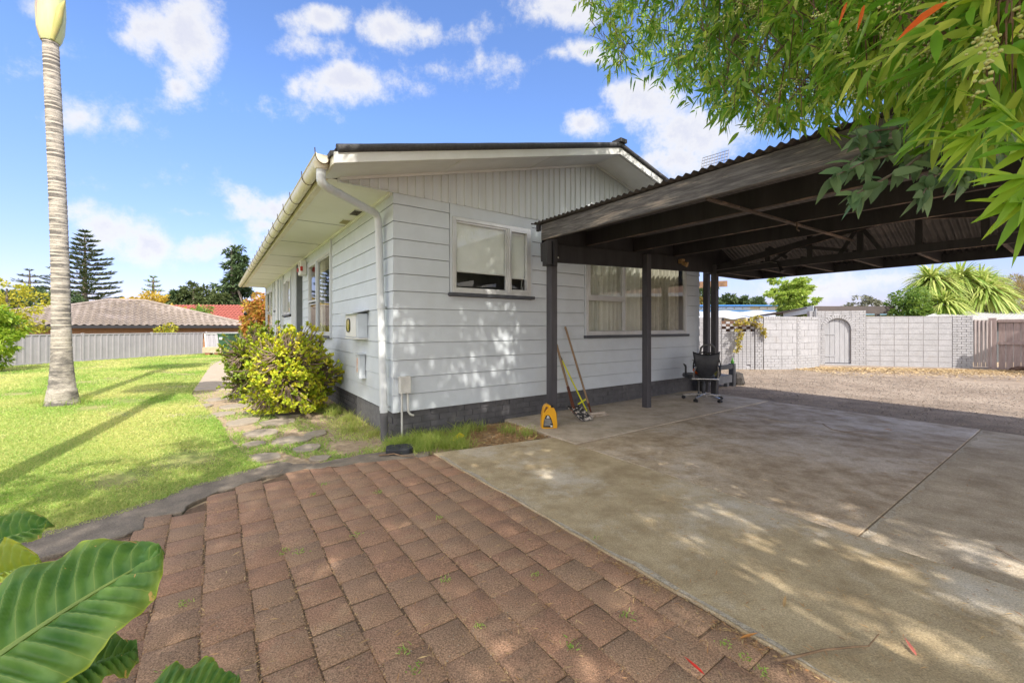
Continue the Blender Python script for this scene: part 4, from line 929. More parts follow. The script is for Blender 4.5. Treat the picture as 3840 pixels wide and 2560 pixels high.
# pinkish timber fence
pink = M('pink_grey_timber', (.34,.265,.25), (.24,.185,.175), rough=.85, scale=5, stretch=(4,4,.5), bump=.5, c3=(.42,.35,.33))
tf = thing('timber_fence', 'weathered pinkish board fence with two rails at far right', 'fence')
fa = Vector((14.88,12.96,0)); fb = Vector((15.75,11.8,0)); fd = (fb-fa); FL = fd.length; fd.normalize(); fn = Vector((fd.y, -fd.x, 0)); fn = fn if fn.y < 0 else -fn
m = MB(); a = .12
while a < FL:
    p = fa+fd*a; q = fa+fd*(a+.14); m.beam(p.lerp(q,.5)+Vector((0,0,-.05)), p.lerp(q,.5)+Vector((0,0,1.50+.01*random.random())), .138, .018, up=fn); a += .147
m.build('paling', pink, tf)
for z_ in (1.46, .78): MB().beam(fa+fn*.03+fd*.1+Vector((0,0,z_)), fb+fn*.03+Vector((0,0,z_)), .04, .085).build('rail', pink, tf)
MB().beam(fa+Vector((0,0,-.05))+fn*.02, fa+fn*.02+Vector((0,0,1.55)), .16, .16, up=fn).build('post', pink, tf, bevel=.005)
pg = thing('side_paling_panel', 'narrow whitish panel of vertical palings between wall pier and fence', 'fence panel')
m = MB(); pA = Vector((*Wp(4.44), 0)); pB = Vector((14.84,12.90,0)); 
for i in range(5):
    p = pA.lerp(pB, (i+.5)/5); m.beam(p+Vector((0,0,.04)), p+Vector((0,0,1.50-.01*i)), (pB-pA).length/5-.006, .022 if i % 2 else .035, up=Vector((0,-1,0)))
m.build('paling', M('pale_paling', (.40,.35,.34), (.30,.26,.25), rough=.85, scale=6, stretch=(4,4,.5)), pg)
# rubble pile
rbm = M('rubble', (.12,.065,.045), (.06,.04,.032), rough=1, scale=14, bump=1, bscale=30)
for i, (x, y, s, lab) in enumerate([(15.0,12.35,.17,'broken bark clump at the foot of the far fence, left one'),(15.3,12.2,.22,'big dark lump of bark and clay at fence foot, tallest one'),(15.62,12.05,.16,'low dark clod at the far fence foot, right one')]):
    tag(MB().lathe([(s*1.1,-.05),(s,.04),(s*.8,s*.55),(s*.3,s*.8)], n=9, sx=1.4, jit=.5).build('rubble_lump', rbm, None, loc=(x, y, -.02)), lab, 'rubble', 'rubble lumps at the fence foot')
# steel panel fence on the left, one thing with panels and posts
csteel = M('steel_fence', (.33,.32,.34), (.29,.28,.30), rough=.5, scale=3)
sf = thing('steel_panel_fence', 'grey ribbed steel panel fence running along the far side of lawn', 'fence')
fp = [(-19.3,1.6),(-18.75,3.9),(-18.2,6.2),(-17.65,8.5),(-17.15,10.85),(-16.55,13.2),(-15.95,15.55),(-15.35,17.87),(-14.72,20.15)]
fp = [(-17.9-.0,6.2-.0)] and [(-15.95-.585*k, 15.55-2.30*k) for k in range(5, 0, -1)]+[(-15.95,15.55),(-15.38,17.87),(-14.68,20.1),(-12.9,21.7),(-10.9,22.9)]
for i in range(len(fp)-1):
    p = Vector((*fp[i], 0)); q = Vector((*fp[i+1], 0)); d = (q-p); Ln_ = d.length; d.normalize(); n_ = Vector((d.y, -d.x, 0))
    zb, zt_ = .03, 1.0
    V_ = []; a = .03; prof = []
    while a < Ln_-.05:
        prof += [(a,0),(a+.135,0),(a+.145,.022),(a+.185,.022),(a+.195,0)] ; a += .195 if True else 0
    prof = [(a_, o_) for a_, o_ in prof if a_ < Ln_-.03]
    m = MB()
    for (a_, oa), (b_, ob) in zip(prof[:-1], prof[1:]):
        A = p+d*a_+n_*oa; B = p+d*b_+n_*ob; m.add([(A.x,A.y,zb),(B.x,B.y,zb),(B.x,B.y,zt_),(A.x,A.y,zt_)], [(0,1,2,3)])
    m.build('panel', csteel, sf)
    for z_ in (zt_, zb): MB().beam(p+Vector((0,0,z_)), q+Vector((0,0,z_)), .05, .045).build('rail', csteel, sf)
    m = MB(); m.beam(p+Vector((0,0,-.1)), p+Vector((0,0,1.05)), .07, .07, up=n_); m.build('post', csteel, sf)
# leaning sheet, pallet and bin by the fence end
lp_ = thing('leaning_steel_sheet', 'pale ribbed steel sheet leaning tilted against the fence end', 'steel sheet', (-14.5,19.75,0), R(10))
m = MB(); x = 0; prof = []
while x < 1.4: prof += [(x,0),(x+.12,0),(x+.13,.03),(x+.17,.03)]; x += .2
for (a_, oa), (b_, ob) in zip(prof[:-1], prof[1:]): m.add([(a_+.10,oa,.0),(b_+.10,ob,.0),(b_-.12,ob+.3,.92),(a_-.12,oa+.3,.92)], [(0,1,2,3)])
m.build('sheet', csteel, lp_); MB().beam((.08,-.01,0),(-.14,.29,.94),.04,.04).beam((-.14,.29,.94),(1.3,.29,.97),.04,.04).build('edge_frame', alum, lp_)
pl_ = thing('small_pallet', 'small pale timber pallet piece on bricks beside green bin', 'pallet', (-13.6,19.0,0), R(4)); MB().box(-.4,.4,-.05,.0,.10,.34).box(-.42,.42,.0,.3,.335,.36).build('slat', M('pale_timber', (.55,.44,.32), (.42,.32,.22), rough=.9), pl_)
MB().box(-.3,-.1,-.03,.2,0,.1).box(.1,.32,-.03,.2,0,.1).build('brick', M('red_brick', (.33,.12,.07), rough=.9), pl_)
bn = thing('wheelie_bin', 'dark green wheelie bin with small white number plate by fence', 'bin', (-13.12,19.4,0), R(-6))
bgm = M('bin_green', (.045,.11,.06), (.035,.09,.05), rough=.45)
MB().add([(-.24,-.26,.06),(.24,-.26,.06),(.24,.26,.06),(-.24,.26,.06),(-.29,-.33,.92),(.29,-.33,.92),(.29,.33,.92),(-.29,.33,.92)], [(3,2,1,0),(4,5,6,7),(0,1,5,4),(1,2,6,5),(2,3,7,6),(3,0,4,7)]).build('bin_body', bgm, bn, bevel=.02)
MB().box(-.31,.31,-.36,.36,.925,.97).build('lid', bgm, bn, bevel=.02); MB().tube([(-.28,.34,.10),(.28,.34,.10)], .10, n=14).build('wheel', rubber, bn, smooth=True)
MB().box(-.20,-.04,-.335,-.328,.70,.80).build('number_plate', white, bn)

# ================================================================ neighbouring buildings
tilem = M('tile_roof', (.29,.245,.205), (.20,.165,.14), rough=.85, scale=5, c3=(.34,.29,.265), r3=(.5,.7))
brickm = bpy.data.materials.new('orange_brick'); brickm.use_nodes = True
_t = brickm.node_tree; _b = _t.nodes.new('ShaderNodeTexBrick'); _b.inputs['Scale'].default_value = 4.2; _b.inputs['Color1'].default_value = (.38,.17,.07,1); _b.inputs['Color2'].default_value = (.30,.13,.055,1); _b.inputs['Mortar'].default_value = (.3,.24,.17,1); _b.inputs['Mortar Size'].default_value = .012
_c = _t.nodes.new('ShaderNodeTexCoord'); _m = _t.nodes.new('ShaderNodeMapping'); _m.inputs['Rotation'].default_value = (R(90),0,0); _t.links.new(_c.outputs['Object'], _m.inputs[0]); _t.links.new(_m.outputs[0], _b.inputs[0]); _t.links.new(_b.outputs[0], _t.nodes['Principled BSDF'].inputs['Base Color'])
def tile_plane(m, a, b, c, d, row=.34, wave=.3, amp=.035, step=.05):
    """a-b eave, d-c ridge; rows of waved tiles, trimmed to the trapezium"""
    a, b, c, d = map(Vector, (a, b, c, d)); n = (b-a).cross(d-a).normalized(); ex = (b-a); Lx = ex.length; ex.normalize(); up = n.cross(ex)
    hgt = (d-a).dot(up); la, lb = (d-a).dot(ex), (c-a).dot(ex); rows = max(1, int(hgt/row))
    for r_ in range(rows):
        y0, y1 = hgt*r_/rows, hgt*(r_+1)/rows
        x0 = la*y0/hgt; x1 = Lx+(lb-Lx)*y0/hgt; x0b = la*y1/hgt; x1b = Lx+(lb-Lx)*y1/hgt
        k = max(2, int((x1-x0)/(wave/6))); vs = []
        for (yy, xa, xb, off) in ((y0,x0,x1,step-.035),(y0,x0,x1,step),(y1,x0b,x1b,0.0)):
            for i in range(k+1):
                x = xa+(xb-xa)*i/k; xx = x0+(x1-x0)*i/k if yy == y0 else x
                vs.append(a+ex*x+up*yy+n*(off+amp*math.sin(xx*6.283/wave)))
        m.add(vs, [(j*(k+1)+i, j*(k+1)+i+1, (j+1)*(k+1)+i+1, (j+1)*(k+1)+i) for j in range(2) for i in range(k)])
def hip_house(name, label, A, dirv, Lf, depth, ze, zr_, zg, roofmat, wallmat, fasc, over=.5):
    dirv = Vector((*dirv, 0)).normalized(); per = Vector((-dirv.y, dirv.x, 0)); per = per if per.dot(Vector((0, 1, 0))) > 0 else -per; A = Vector((*A, 0))
    t = thing(name, label, 'house')
    B = A+dirv*Lf; C = B+per*depth; D = A+per*depth; h = depth/2
    r1 = A+dirv*h+per*h; r2 = B-dirv*h+per*h
    e = lambda p: (p.x, p.y, ze); g = lambda p: (p.x, p.y, zr_)
    m = MB()
    for (a, b, c, d) in ((A,B,r2,r1),(B,C,r2,r2),(C,D,r1,r2),(D,A,r1,r1)): tile_plane(m, e(a), e(b), g(c), g(d))
    rf = m.build('roof', roofmat, t, smooth=False)
    m = MB()
    for (a, b) in ((A,r1),(B,r2),(C,r2),(D,r1)): m.tube([Vector(e(a))+Vector((0,0,.04)), Vector(g(b))+Vector((0,0,.05))], .09, n=8)
    m.tube([Vector(g(r1))+Vector((0,0,.05)), Vector(g(r2))+Vector((0,0,.05))], .09, n=8); m.build('ridge_tiles', roofmat, rf, smooth=True)
    m = MB()
    for (a, b) in ((A,B),(B,C),(C,D),(D,A)): m.beam((a.x,a.y,ze-.08), (b.x,b.y,ze-.08), .12, .15)
    m.build('gutter', fasc, t)
    ins = [A+dirv*over+per*over, B-dirv*over+per*over, C-dirv*over-per*over, D+dirv*over-per*over]
    MB().prism([(p.x, p.y) for p in ins], zg, ze-.02).build('wall', wallmat, t)
    return t, dirv, per, ins
blackg = M('black_gutter', (.03,.03,.035), rough=.4)
hip_house('tiled_roof_house', 'brick house with pale brown wavy tile hip roof beyond the steel fence', (-24.9,18.4), (.75,.66), 11.6, 10, 1.36, 2.88, -1.1, tilem, brickm, blackg)
hip_house('tiled_roof_house', 'lower hip-roofed wing with pale brown tiles left of the palm trunk', (-33.5,22.5), (.9,.2), 11.5, 8, 1.40, 2.55, -1.1, tilem, brickm, blackg)
redroof = M('red_roof', (.34,.10,.075), (.28,.08,.06), rough=.7, scale=3)
rr = thing('red_roof_house', 'house with plain bright red tiled roof behind the tiled brick house', 'house')
m = MB(); tile_plane(m, Q(385,775,36), Q(560,775,36), Q(560,704,41), Q(385,700,41), row=.33, wave=.33); m.build('roof', redroof, rr)
MB().prism([Q(385,775,36.5).xy, Q(560,775,36.5).xy, Q(560,775,45).xy, Q(385,775,45).xy], -1.1, .35).build('wall', brickm, rr)
# blue and white school buildings beyond the wall
bluem = M('blue_trim', (.05,.20,.48), rough=.5); cream = M('cream_panel', (.50,.44,.31), rough=.7); wroof = M('white_roof', (.52,.53,.55), (.44,.45,.47), rough=.5)
b1_ = thing('long_white_building', 'long low white and cream building with blue roof edge beyond the garden wall', 'building')
P0, P1 = Q(1560,735,38), Q(1830,732,38)
def wallseg(m, ox0, ox1, oy0, oy1, Y, th): a = Q(ox0, oy0, Y); b = Q(ox1, oy1, Y); m.box(a.x, b.x, Y, Y+th, b.z, a.z)
m = MB(); wallseg(m, 1540, 1830, 702.5, 770, 38, 8); m.build('wall', cream, b1_)
m = MB(); wallseg(m, 1536, 1834, 700, 702.6, 37.6, 9); m.build('roof_edge', bluem, b1_)
m = MB()
for i in range(9):
    x = 1612+i*19
    if 5 < i < 7: continue
    wallseg(m, x, x+16, 705.5, 709.5, 37.95, .04)
m.build('window', M('far_glass', (.55,.57,.58), rough=.2), b1_)
m = MB(); wallseg(m, 1540, 1800, 712, 714.5, 33, 4.9); m.build('blue_band', bluem, b1_)
aw = thing('white_awning', 'rippled white awning roof below the blue trimmed building', 'awning'); V = []; F = []
for j in range(5):
    for i in range(61):
        x = i/60; a = Q(1570+225*x, 714.5, 32.5); b = Q(1570+225*x, 731, 24); s = j/4; p = a.lerp(b, s); V.append((p.x, p.y, p.z+.06*math.sin(x*19)*(1-s)-.05*s*math.sin(x*28)))
for j in range(4):
    for i in range(60): k = j*61+i; F.append((k,k+1,k+62,k+61))
np_mesh('awning_sheet', V, F, wroof, aw, smooth=True)
m = MB()
for ox in (1605,1660,1720,1785): p = Q(ox, 731, 24.1); m.beam((p.x,p.y,-1.1), (p.x,p.y,p.z), .08, .08)
m.build('awning_post', blackg, aw)
cn = thing('flat_roof_shelter', 'dark flat roofed shelter with pale fascia behind the arched gate wall', 'shelter')
sh = M('shelter_dark', (.11,.09,.085), (.08,.07,.068), rough=.8, scale=2); fa_ = M('shelter_fascia', (.40,.44,.47), rough=.6)
a = Q(1872,703,17.5); b = Q(2055,703,17.5); c_ = Q(1790,727,22)
MB().box(a.x, b.x, 17.5, 17.56, a.z-.33, a.z).build('front_board', sh, cn)
m = MB(); m.add([(a.x,17.57,a.z),(b.x,17.57,a.z),(b.x+1,24,a.z+.05),(c_.x,24,a.z-.2),(a.x,17.57,a.z-.05),(b.x,17.57,a.z-.05),(b.x+1,24,a.z),(c_.x,24,a.z-.25)], [(0,1,2,3),(7,6,5,4),(3,0,4,7)]); m.build('roof', sh, cn)
MB().beam((a.x-.02,17.55,a.z-.12),(Q(1800,722,21).x,21,Q(1800,722,21).z),.05,.30).build('side_fascia', fa_, cn)
m = MB()
for ox in (1880,2015): p = Q(ox, 715, 17.8); m.beam((p.x,17.8,-1.1),(p.x,17.8,a.z-.3),.12,.12)
p = Q(1795,730,21.2); m.beam((p.x,21.2,-1.1),(p.x,21.2,p.z),.12,.12); m.build('post', fa_, cn)
bb = thing('far_classroom', 'cream building with light blue roof seen through the shelter opening', 'building'); m = MB(); wallseg(m, 1930, 2100, 722, 770, 40, 8); m.build('wall', cream, bb)
m = MB(); pts = [Q(1925,722.5,39.5), Q(2105,722.5,39.5), Q(2085,716.5,44), Q(1975,716.5,44)]; m.extr(pts, (0,0,.1)); m.build('roof', M('light_blue_roof', (.22,.45,.62), rough=.5), bb)
ms_ = thing('garden_shed', 'low garden shed with white sloped metal roof behind timber fence', 'shed')
q0, q1 = Q(2118,732,15.2), Q(2400,732,15.2); r0, r1 = Q(2162,716.8,17.5), Q(2410,716.8,17.5)
m = MB(); k = 60; vs = [q0.lerp(q1, i/k)+Vector((0,0,.012*(i % 2))) for i in range(k+1)]+[r0.lerp(r1, i/k)+Vector((0,0,.012*(i % 2))) for i in range(k+1)]; m.add(vs, [(i,i+1,k+i+2,k+i+1) for i in range(k)])
m.build('roof', M('shed_roof', (.40,.40,.41), (.33,.33,.35), rough=.45), ms_); MB().beam(q0, q1, .06, .10).beam(q0, r0, .05, .08).beam(r0, r1, .08, .06).build('roof_trim', M('shed_trim', (.5,.5,.5), rough=.5), ms_)
MB().box(q0.x+.35, q1.x, 15.5, 19, -.1, q0.z-.06).build('wall', M('shed_wall', (.12,.13,.14), rough=.7), ms_)
# pergola beam at end of house
pe = thing('pergola', 'brown timber pergola beams projecting beyond the far corner of the house', 'pergola')
pw = M('pergola_timber', (.36,.21,.12), (.2,.12,.075), rough=.85, scale=8)
p0 = Q(1604,652,10.2); p1 = Q(1668,652,10.2)
MB().beam((p0.x-.5,10.5,p0.z),(p1.x,10.15,p1.z),.05,.14).build('beam', pw, pe); MB().beam((p0.x-.4,11.3,p0.z+.05),(p1.x-.15,11.0,p1.z+.05),.05,.14).build('beam', pw, pe)
q = Q(1641,700,11); MB().box(q.x-.035,q.x+.035,10.97,11.04,-.05,p0.z-.02).build('post', M('pale_post', (.62,.58,.5), rough=.8), pe)
hip_house('side_house', 'brown tiled house with white fascia, mirrored in the wide front window', (15.25,.5), (0,1), 10.6, 8, 2.85, 4.3, -.1, M('brown_tiles', (.20,.12,.085), (.14,.085,.06), rough=.9, scale=4), M('cream_wall', (.36,.31,.25), rough=.8), M('white_fascia', (.7,.7,.68), rough=.5), over=.45)
# street lamp & masts
tag(MB().tube([Q(1871,745,60),Q(1871,708,60),Q(1870,700,60),Q(1866,697,60)], .07, n=6).build('street_lamp_post', M('lamp_grey', (.35,.36,.37), rough=.5), None), 'slim grey street lamp right of the broad green tree', 'street lamp')
for ox, oy, lab in ((2042,676,'thin lattice mast left of the far right pair'),(2054,682,'thin lattice mast right of the far pair')):
    a = Q(ox, 735, 90); b = Q(ox, oy, 90); m = MB()
    for s in (-.25,.25): m.beam(a+Vector((s,0,0)), b+Vector((s*.5,0,0)), .06, .06)
    for i in range(9): p = a.lerp(b, i/9); m.beam(p+Vector((-.25,0,0)), p+Vector((.25,0,.6)), .05, .05)
    tag(m.build('lattice_mast', M('mast_grey', (.2,.21,.23), rough=.6)), lab, 'mast', 'distant lattice masts')
# ================================================================ grass and ground litter
def blades(name, n, sample, hfun, wfun, mat, kind='stuff', label=None, cat=None, lean=.5, yellow=.3):
    P = sample(n); n = len(P); D = np.stack([rng.normal(0, lean, n), rng.normal(0, lean, n), np.ones(n)], 1)
    N = np.stack([rng.normal(0, 1, n), rng.normal(0, 1, n), np.zeros(n)], 1)
    h = hfun(P)*(.6+.8*rng.random(n)); w = wfun(P)
    D = nrm(D); sd_ = nrm(np.cross(D, N)); c1 = P+D*(h*.55)[:, None]; tip = P+D*h[:, None]+np.stack([rng.normal(0,.3,n), rng.normal(0,.3,n), -.15*np.ones(n)], 1)*h[:, None]*.6
    a = sd_*(w/2)[:, None]; V = np.stack([P-a, P+a, c1+a*.8, c1-a*.8, tip+a*.15, tip-a*.15], 1).reshape(-1, 3)
    b = (np.arange(n)*6)[:, None]; F = np.concatenate([b+np.array([[0,1,2,3]]), b+np.array([[3,2,4,5]])])
    patch = .5+.5*np.sin(P[:,0]*1.7+np.sin(P[:,1]*1.3)*1.5)*np.cos(P[:,1]*.9+P[:,0]*.5)
    t = np.clip(rng.random(n)**1.5*.7+patch*yellow*1.3-.15, 0, 1)
    return tag(np_mesh(name, V, F, mat, None, False, np.repeat(t, 6)), label, cat, kind=kind)
def lawn_sample(n):
    Y = 2.3*(24/2.3)**rng.random(n*2); X = -Y*(.30+1.05*rng.random(n*2)); k = in_poly(X, Y, LAWN) & (np.sin(X*1.9+np.sin(Y*1.1)*2)*np.sin(Y*1.7+X*.6)+.7*np.sin(X*5.3+Y*3.7)*np.sin(Y*4.9-X) < .72+rng.normal(0,.35,len(X)))
    P = np.stack([X, Y, np.full(len(X), -.014)], 1)[k]; return P
def lawn_back(n):
    X = -19+15*rng.random(n*3); Y = -3+8*rng.random(n*3); k = in_poly(X, Y, LAWN); return np.stack([X, Y, np.full(len(X), -.014)], 1)[k]
blades('lawn_grass', 210000, lambda n: np.concatenate([lawn_sample(n), lawn_back(22000)]), lambda P: .020+.0022*np.maximum(P[:,1],1), lambda P: .0016+.00115*np.maximum(P[:,1],6*(P[:,0]<-P[:,1]*1.35)), grassm, label='short bright green lawn grass', cat='grass', lean=.8, yellow=.55)
DIRT = [tuple(G(*p).xy) for p in [(446,893),(560,860),(700,870),(780,930),(870,985),(900,1034),(800,1046),(740,1058),(650,1035),(560,1040),(505,965),(450,915)]]
stl = [(G(ox, oy), wx/2/961.6*G(ox, oy).y) for (ox, oy, wx, wy) in st]
def dirt_sample(n):
    ox = 340+ (900-340)*rng.random(n*3); oy = 880+180*rng.random(n*3); Y = 1230.8/(oy-750.3); X = (ox-1176)/961.6*Y
    f = np.sin(X*5.1+2*np.sin(Y*3.3))+np.sin(Y*6.3+X*3.1)+.6*np.sin(X*13+Y*9); k = in_poly(X, Y, DIRT) & (f > -.35+rng.normal(0,.5,len(X)))
    for c, r_ in stl: k &= ((X-c.x)**2+(Y-c.y)**2*.6) > (r_*.95)**2
    k &= ~((X-CO.x)*UA.x+(Y-CO.y)*UA.y > 0.0) | ((X-CO.x)*VA.x+(Y-CO.y)*VA.y < 0)
    return np.stack([X, Y, np.full(len(X), -.03)], 1)[k]
blades('path_weeds', 9000, dirt_sample, lambda P: np.full(len(P), .045), lambda P: np.full(len(P), .0065), grassm, label='sparse grass and weeds between the stepping stones', cat='weeds', lean=.9, yellow=.5)
def tufts(cs, spread, per):
    out = []
    for c in cs:
        q = rng.normal(0, spread, (per, 2)); out.append(np.stack([c[0]+q[:,0], c[1]+q[:,1], np.full(per, -.03)], 1))
    return np.concatenate(out)
tg = [H(u, v) for u, v in [(-.02,-.18),(.10,-.28),(.18,-.50),(.30,-.38),(.36,-.60),(.45,-.22),(.55,-.5),(.05,-.62),(.68,-.30),(.25,-.15),(-.12,-.35),(.5,-.72)]]
blades('long_grass', 1, lambda n: tufts(tg, .06, 230), lambda P: np.full(len(P), .13), lambda P: np.full(len(P), .005), M('long_grass_blade', (.13,.27,.03), (.22,.34,.05), rough=.6, transl=.35, tint=1, tcol=(.4,.42,.12)), label='long green grass tufts along the house base', cat='grass', lean=.5)
tg2 = [H(-.10,.35),H(-.12,1.0),H(-.16,1.35),H(-.25,1.9),H(-.35,2.3),H(.85,-.15),H(1.0,-.2),H(1.25,-.5),H(-.2,2.0),H(1.35,-.75),H(-.3,.7), G(185,925),G(150,930),G(110,932),G(200,915),G(120,905),G(80,925)]
blades('wall_weeds', 1, lambda n: tufts(tg2, .06, 90), lambda P: np.full(len(P), .14), lambda P: np.full(len(P), .006), MC['long_grass_blade'], label='tall weed stalks by walls and palm foot', cat='weeds', lean=.35, yellow=.6)
# weeds in paving joints
jw = [gz(*p) for p in [(652,1265),(425,1385),(1012,1188),(1100,1438),(1370,1238),(815,1228),(720,1135),(690,1265),(1022,1330),(1230,1320),(955,1535),(925,1490),(1310,1480),(1440,1410),(745,1112),(870,1130),(280,1400),(388,1540),(1668,1480),(1710,1510),(1750,1540),(1120,1100)]]
blades('joint_weeds', 1, lambda n: tufts(jw, .016, 20)+np.array([0,0,.03]), lambda P: np.full(len(P), .016), lambda P: np.full(len(P), .0045), grassm, label='tiny green weeds in the paving joints', cat='weeds', lean=1.3, yellow=.2)
kp = []
for (p_, q_) in zip(kouter[5:-1], kouter[6:]):
    for k_ in range(6): t_ = k_/6; kp.append(gz(p_[0]+(q_[0]-p_[0])*t_+rng.normal(0,4), p_[1]+(q_[1]-p_[1])*t_+rng.normal(0,2.5)))
blades('kerb_fringe_grass', 1, lambda n: tufts(kp, .03, 42), lambda P: np.full(len(P), .045), lambda P: np.full(len(P), .005), grassm, label='ragged grass fringe growing over the kerb', cat='grass', lean=1.0, yellow=.5)
# litter: dry leaves, twigs and bark
def litter(name, P, L0, L1, W0, mat, label, cat, kind='stuff', z=.012):
    n = len(P); a = rng.random(n)*6.283; D = np.stack([np.cos(a), np.sin(a), rng.normal(0,.12,n)], 1); N = np.stack([rng.normal(0,.25,n), rng.normal(0,.25,n), np.ones(n)], 1)
    return tag(leaves(name, mat, P, D, N, L0+(L1-L0)*rng.random(n), W0*(.5+rng.random(n)), shape=QUAD, droop=.0, fold=.5), label, cat, kind=kind)
barkm = M('dry_leaf', (.46,.24,.11), (.26,.13,.06), rough=.9, scale=4, tint=1, tcol=(.50,.36,.18))
def bed(n):
    u = .55+1.0*rng.random(n); v = -.95+.9*rng.random(n); c = CO; return np.stack([CO.x+UA.x*u+VA.x*v, CO.y+UA.y*u+VA.y*v, -.025+.03*rng.random(n)], 1)
litter('bark_litter', bed(4200), .02, .07, .009, barkm, 'orange brown bark litter in the bed beside the slab', 'bark litter')
def nearground(n):
    Y = 1.4*(6.5/1.4)**rng.random(n); X = Y*(-.75+1.95*rng.random(n)); return np.stack([X, Y, np.full(n, .012)], 1)
litter('leaf_litter', nearground(1500), .012, .05, .0045, barkm, 'scattered thin dry leaves and twigs on paving and drive', 'leaf litter')
P = nearground(9000); u_ = (P[:,0]-CO.x)*UA.x+(P[:,1]-CO.y)*UA.y; v_ = (P[:,0]-CO.x)*VA.x+(P[:,1]-CO.y)*VA.y
k = (np.abs(u_-.095-rng.normal(0,.015,len(P))) < .03) & (v_ < -.8); P = P[k]; P[:,2] = -.004
litter('edge_litter', np.concatenate([P+np.array([rng.normal(0,.006),rng.normal(0,.006),0]) for _ in range(5)]), .008, .03, .006, barkm, 'brown crumbs of bark along the driveway edge', 'bark crumbs')
def jcr(n):
    i = rng.integers(-24, 1, n); v = -5.2+4.3*rng.random(n)**.8; u = .13+i*.186+rng.normal(0,.005,n); q = np.stack([CO.x+UA.x*u+VA.x*v, CO.y+UA.y*u+VA.y*v, np.full(n, -.003)], 1)
    return q[in_poly(q[:,0], q[:,1], PAVE)]
litter('joint_crumbs', jcr(9000), .005, .013, .006, M('joint_crumb', (.42,.24,.11), (.28,.15,.07), rough=.9, tint=1, tcol=(.50,.36,.20)), 'orange brown crumbs gathered in the paving joints', 'crumbs')
def crumbs(n):
    Y = 1.4*(6/1.4)**rng.random(n); X = Y*(-.9+1.9*rng.random(n)); return np.stack([X, Y, np.full(n, .004)], 1)
litter('crumb_litter', crumbs(3500), .004, .011, .005, M('crumbs', (.10,.06,.035), (.28,.20,.12), rough=.9, tint=1, tcol=(.36,.30,.22)), 'small dark crumbs over the paving', 'crumbs')
def gravs(n):
    u = 6.1+6.5*rng.random(n)**.8; v = -7+13*rng.random(n); return np.stack([CO.x+UA.x*u+VA.x*v, CO.y+UA.y*u+VA.y*v, np.full(n, -.01)], 1)
litter('gravel_stones', gravs(26000), .012, .035, .018, M('gravel_stone', (.22,.185,.155), (.13,.115,.105), rough=.9, scale=4, tint=1, tcol=(.42,.37,.31)), 'loose small stones and leaf bits on the gravel yard', 'gravel', z=0)
def chips(n):
    X = 8.6+6.5*rng.random(n); Y = 13.4-(X-10)*.22-np.abs(rng.normal(0,1.0,n)); return np.stack([X, Y, -.012+.02*rng.random(n)], 1)
litter('dry_leaf_drift', chips(9000), .03, .09, .022, M('pale_leaf', (.50,.35,.18), (.38,.25,.12), rough=.9, scale=2, tint=1, tcol=(.58,.46,.27)), 'drift of pale dry leaves along the foot of block wall', 'dry leaves')
for lab, (ox, oy), c in [('curled orange red leaf near the paving bottom edge', (1618,1556), (.55,.03,.02)), ('pink dry leaf lying on the concrete at bottom right', (2105,1512), (.6,.18,.14)), ('orange leaf on the old slab beside its joint', (2050,1430-440), (.6,.2,.03)), ('long orange leaf on paving near the slab edge', (1700,1472), (.5,.22,.06)), ('curved tan leaf on the concrete at bottom centre right', (1800,1400), (.5,.33,.15))]:
    p = gz(ox, oy, .012); a = random.random()*3
    tag(leaves('fallen_leaf', M('leaf_%d' % int(c[0]*1000+c[1]*100), c, rough=.7), [p], [(math.cos(a), math.sin(a), .05)], [(0,0,1)], [.085], [.014], droop=-.1, fold=.6, tint=np.array([0.])), lab, 'leaf')

# ================================================================ foliage helpers
def blob_pts(n, c, r, shell=.55):
    d = nrm(rng.normal(0, 1, (n, 3))); q = shell+(1-shell)*rng.random(n)**.5; return np.array(c)+d*q[:, None]*np.array(r), d
def crown(name, parent, mat, clumps, n, L, Wd, shape=QUAD, up=.35, shell=.6, droop=.2, fold=.3, rand=.8, sub=0):
    """leaf clumps: list of (centre, radii); leaves are spread over sub-clumps so gaps stay"""
    tot = sum(r[0]*r[1]+r[1]*r[2] for _, r in clumps); PP = []; DD = []
    for c, r in clumps:
        k = max(20, int(n*(r[0]*r[1]+r[1]*r[2])/tot))
        if sub:
            cs, dd = blob_pts(max(4, int(sub)), c, r, shell); per = k//len(cs)+1
            for cc, d0 in zip(cs, dd):
                p, d = blob_pts(per, cc, np.array(r)*.24*np.array([1.2,1.2,.7]), .2); PP.append(p); DD.append(d*.7+d0*.7)
        else:
            p, d = blob_pts(k, c, r, shell); PP.append(p); DD.append(d)
    P = np.concatenate(PP); D = np.concatenate(DD); D = nrm(D+rng.normal(0, rand*.5, D.shape)); D[:,2] += up*.3; N = nrm(rng.normal(0, .6, D.shape)+np.array([0,0,1.])+D*.3)
    return leaves(name, mat, P, D, N, L*(.6+.8*rng.random(len(P))), Wd*(.6+.8*rng.random(len(P))), shape, droop, fold, parent)
def tree(name, label, base, H_, clumps, n, L, Wd, lmat, bmat, tr=.12, group=None, cat='tree', sub=26, limbs=5, **kw):
    base = Vector(base); t = thing(name, label, cat, base, 0, group); m = MB(); top = Vector((0,0,H_))
    m.tube([(0,0,-.1),(0.02*H_,0,H_*.35),(0,.01*H_,H_*.7),top], [tr*1.3,tr,tr*.7,tr*.3], n=8)
    for i, (c, r) in enumerate(clumps[:limbs*2]):
        z0 = H_*(.3+.4*random.random()); s = Vector((0,0,z0)); e = Vector(c)
        m.tube([s, s.lerp(e,.5)+Vector((0,0,.05*H_)), e], [tr*.5,tr*.3,tr*.1], n=6)
    m.build('trunk', bmat, t, smooth=True); crown('crown', t, lmat, clumps, n, L, Wd, sub=sub, **kw); return t
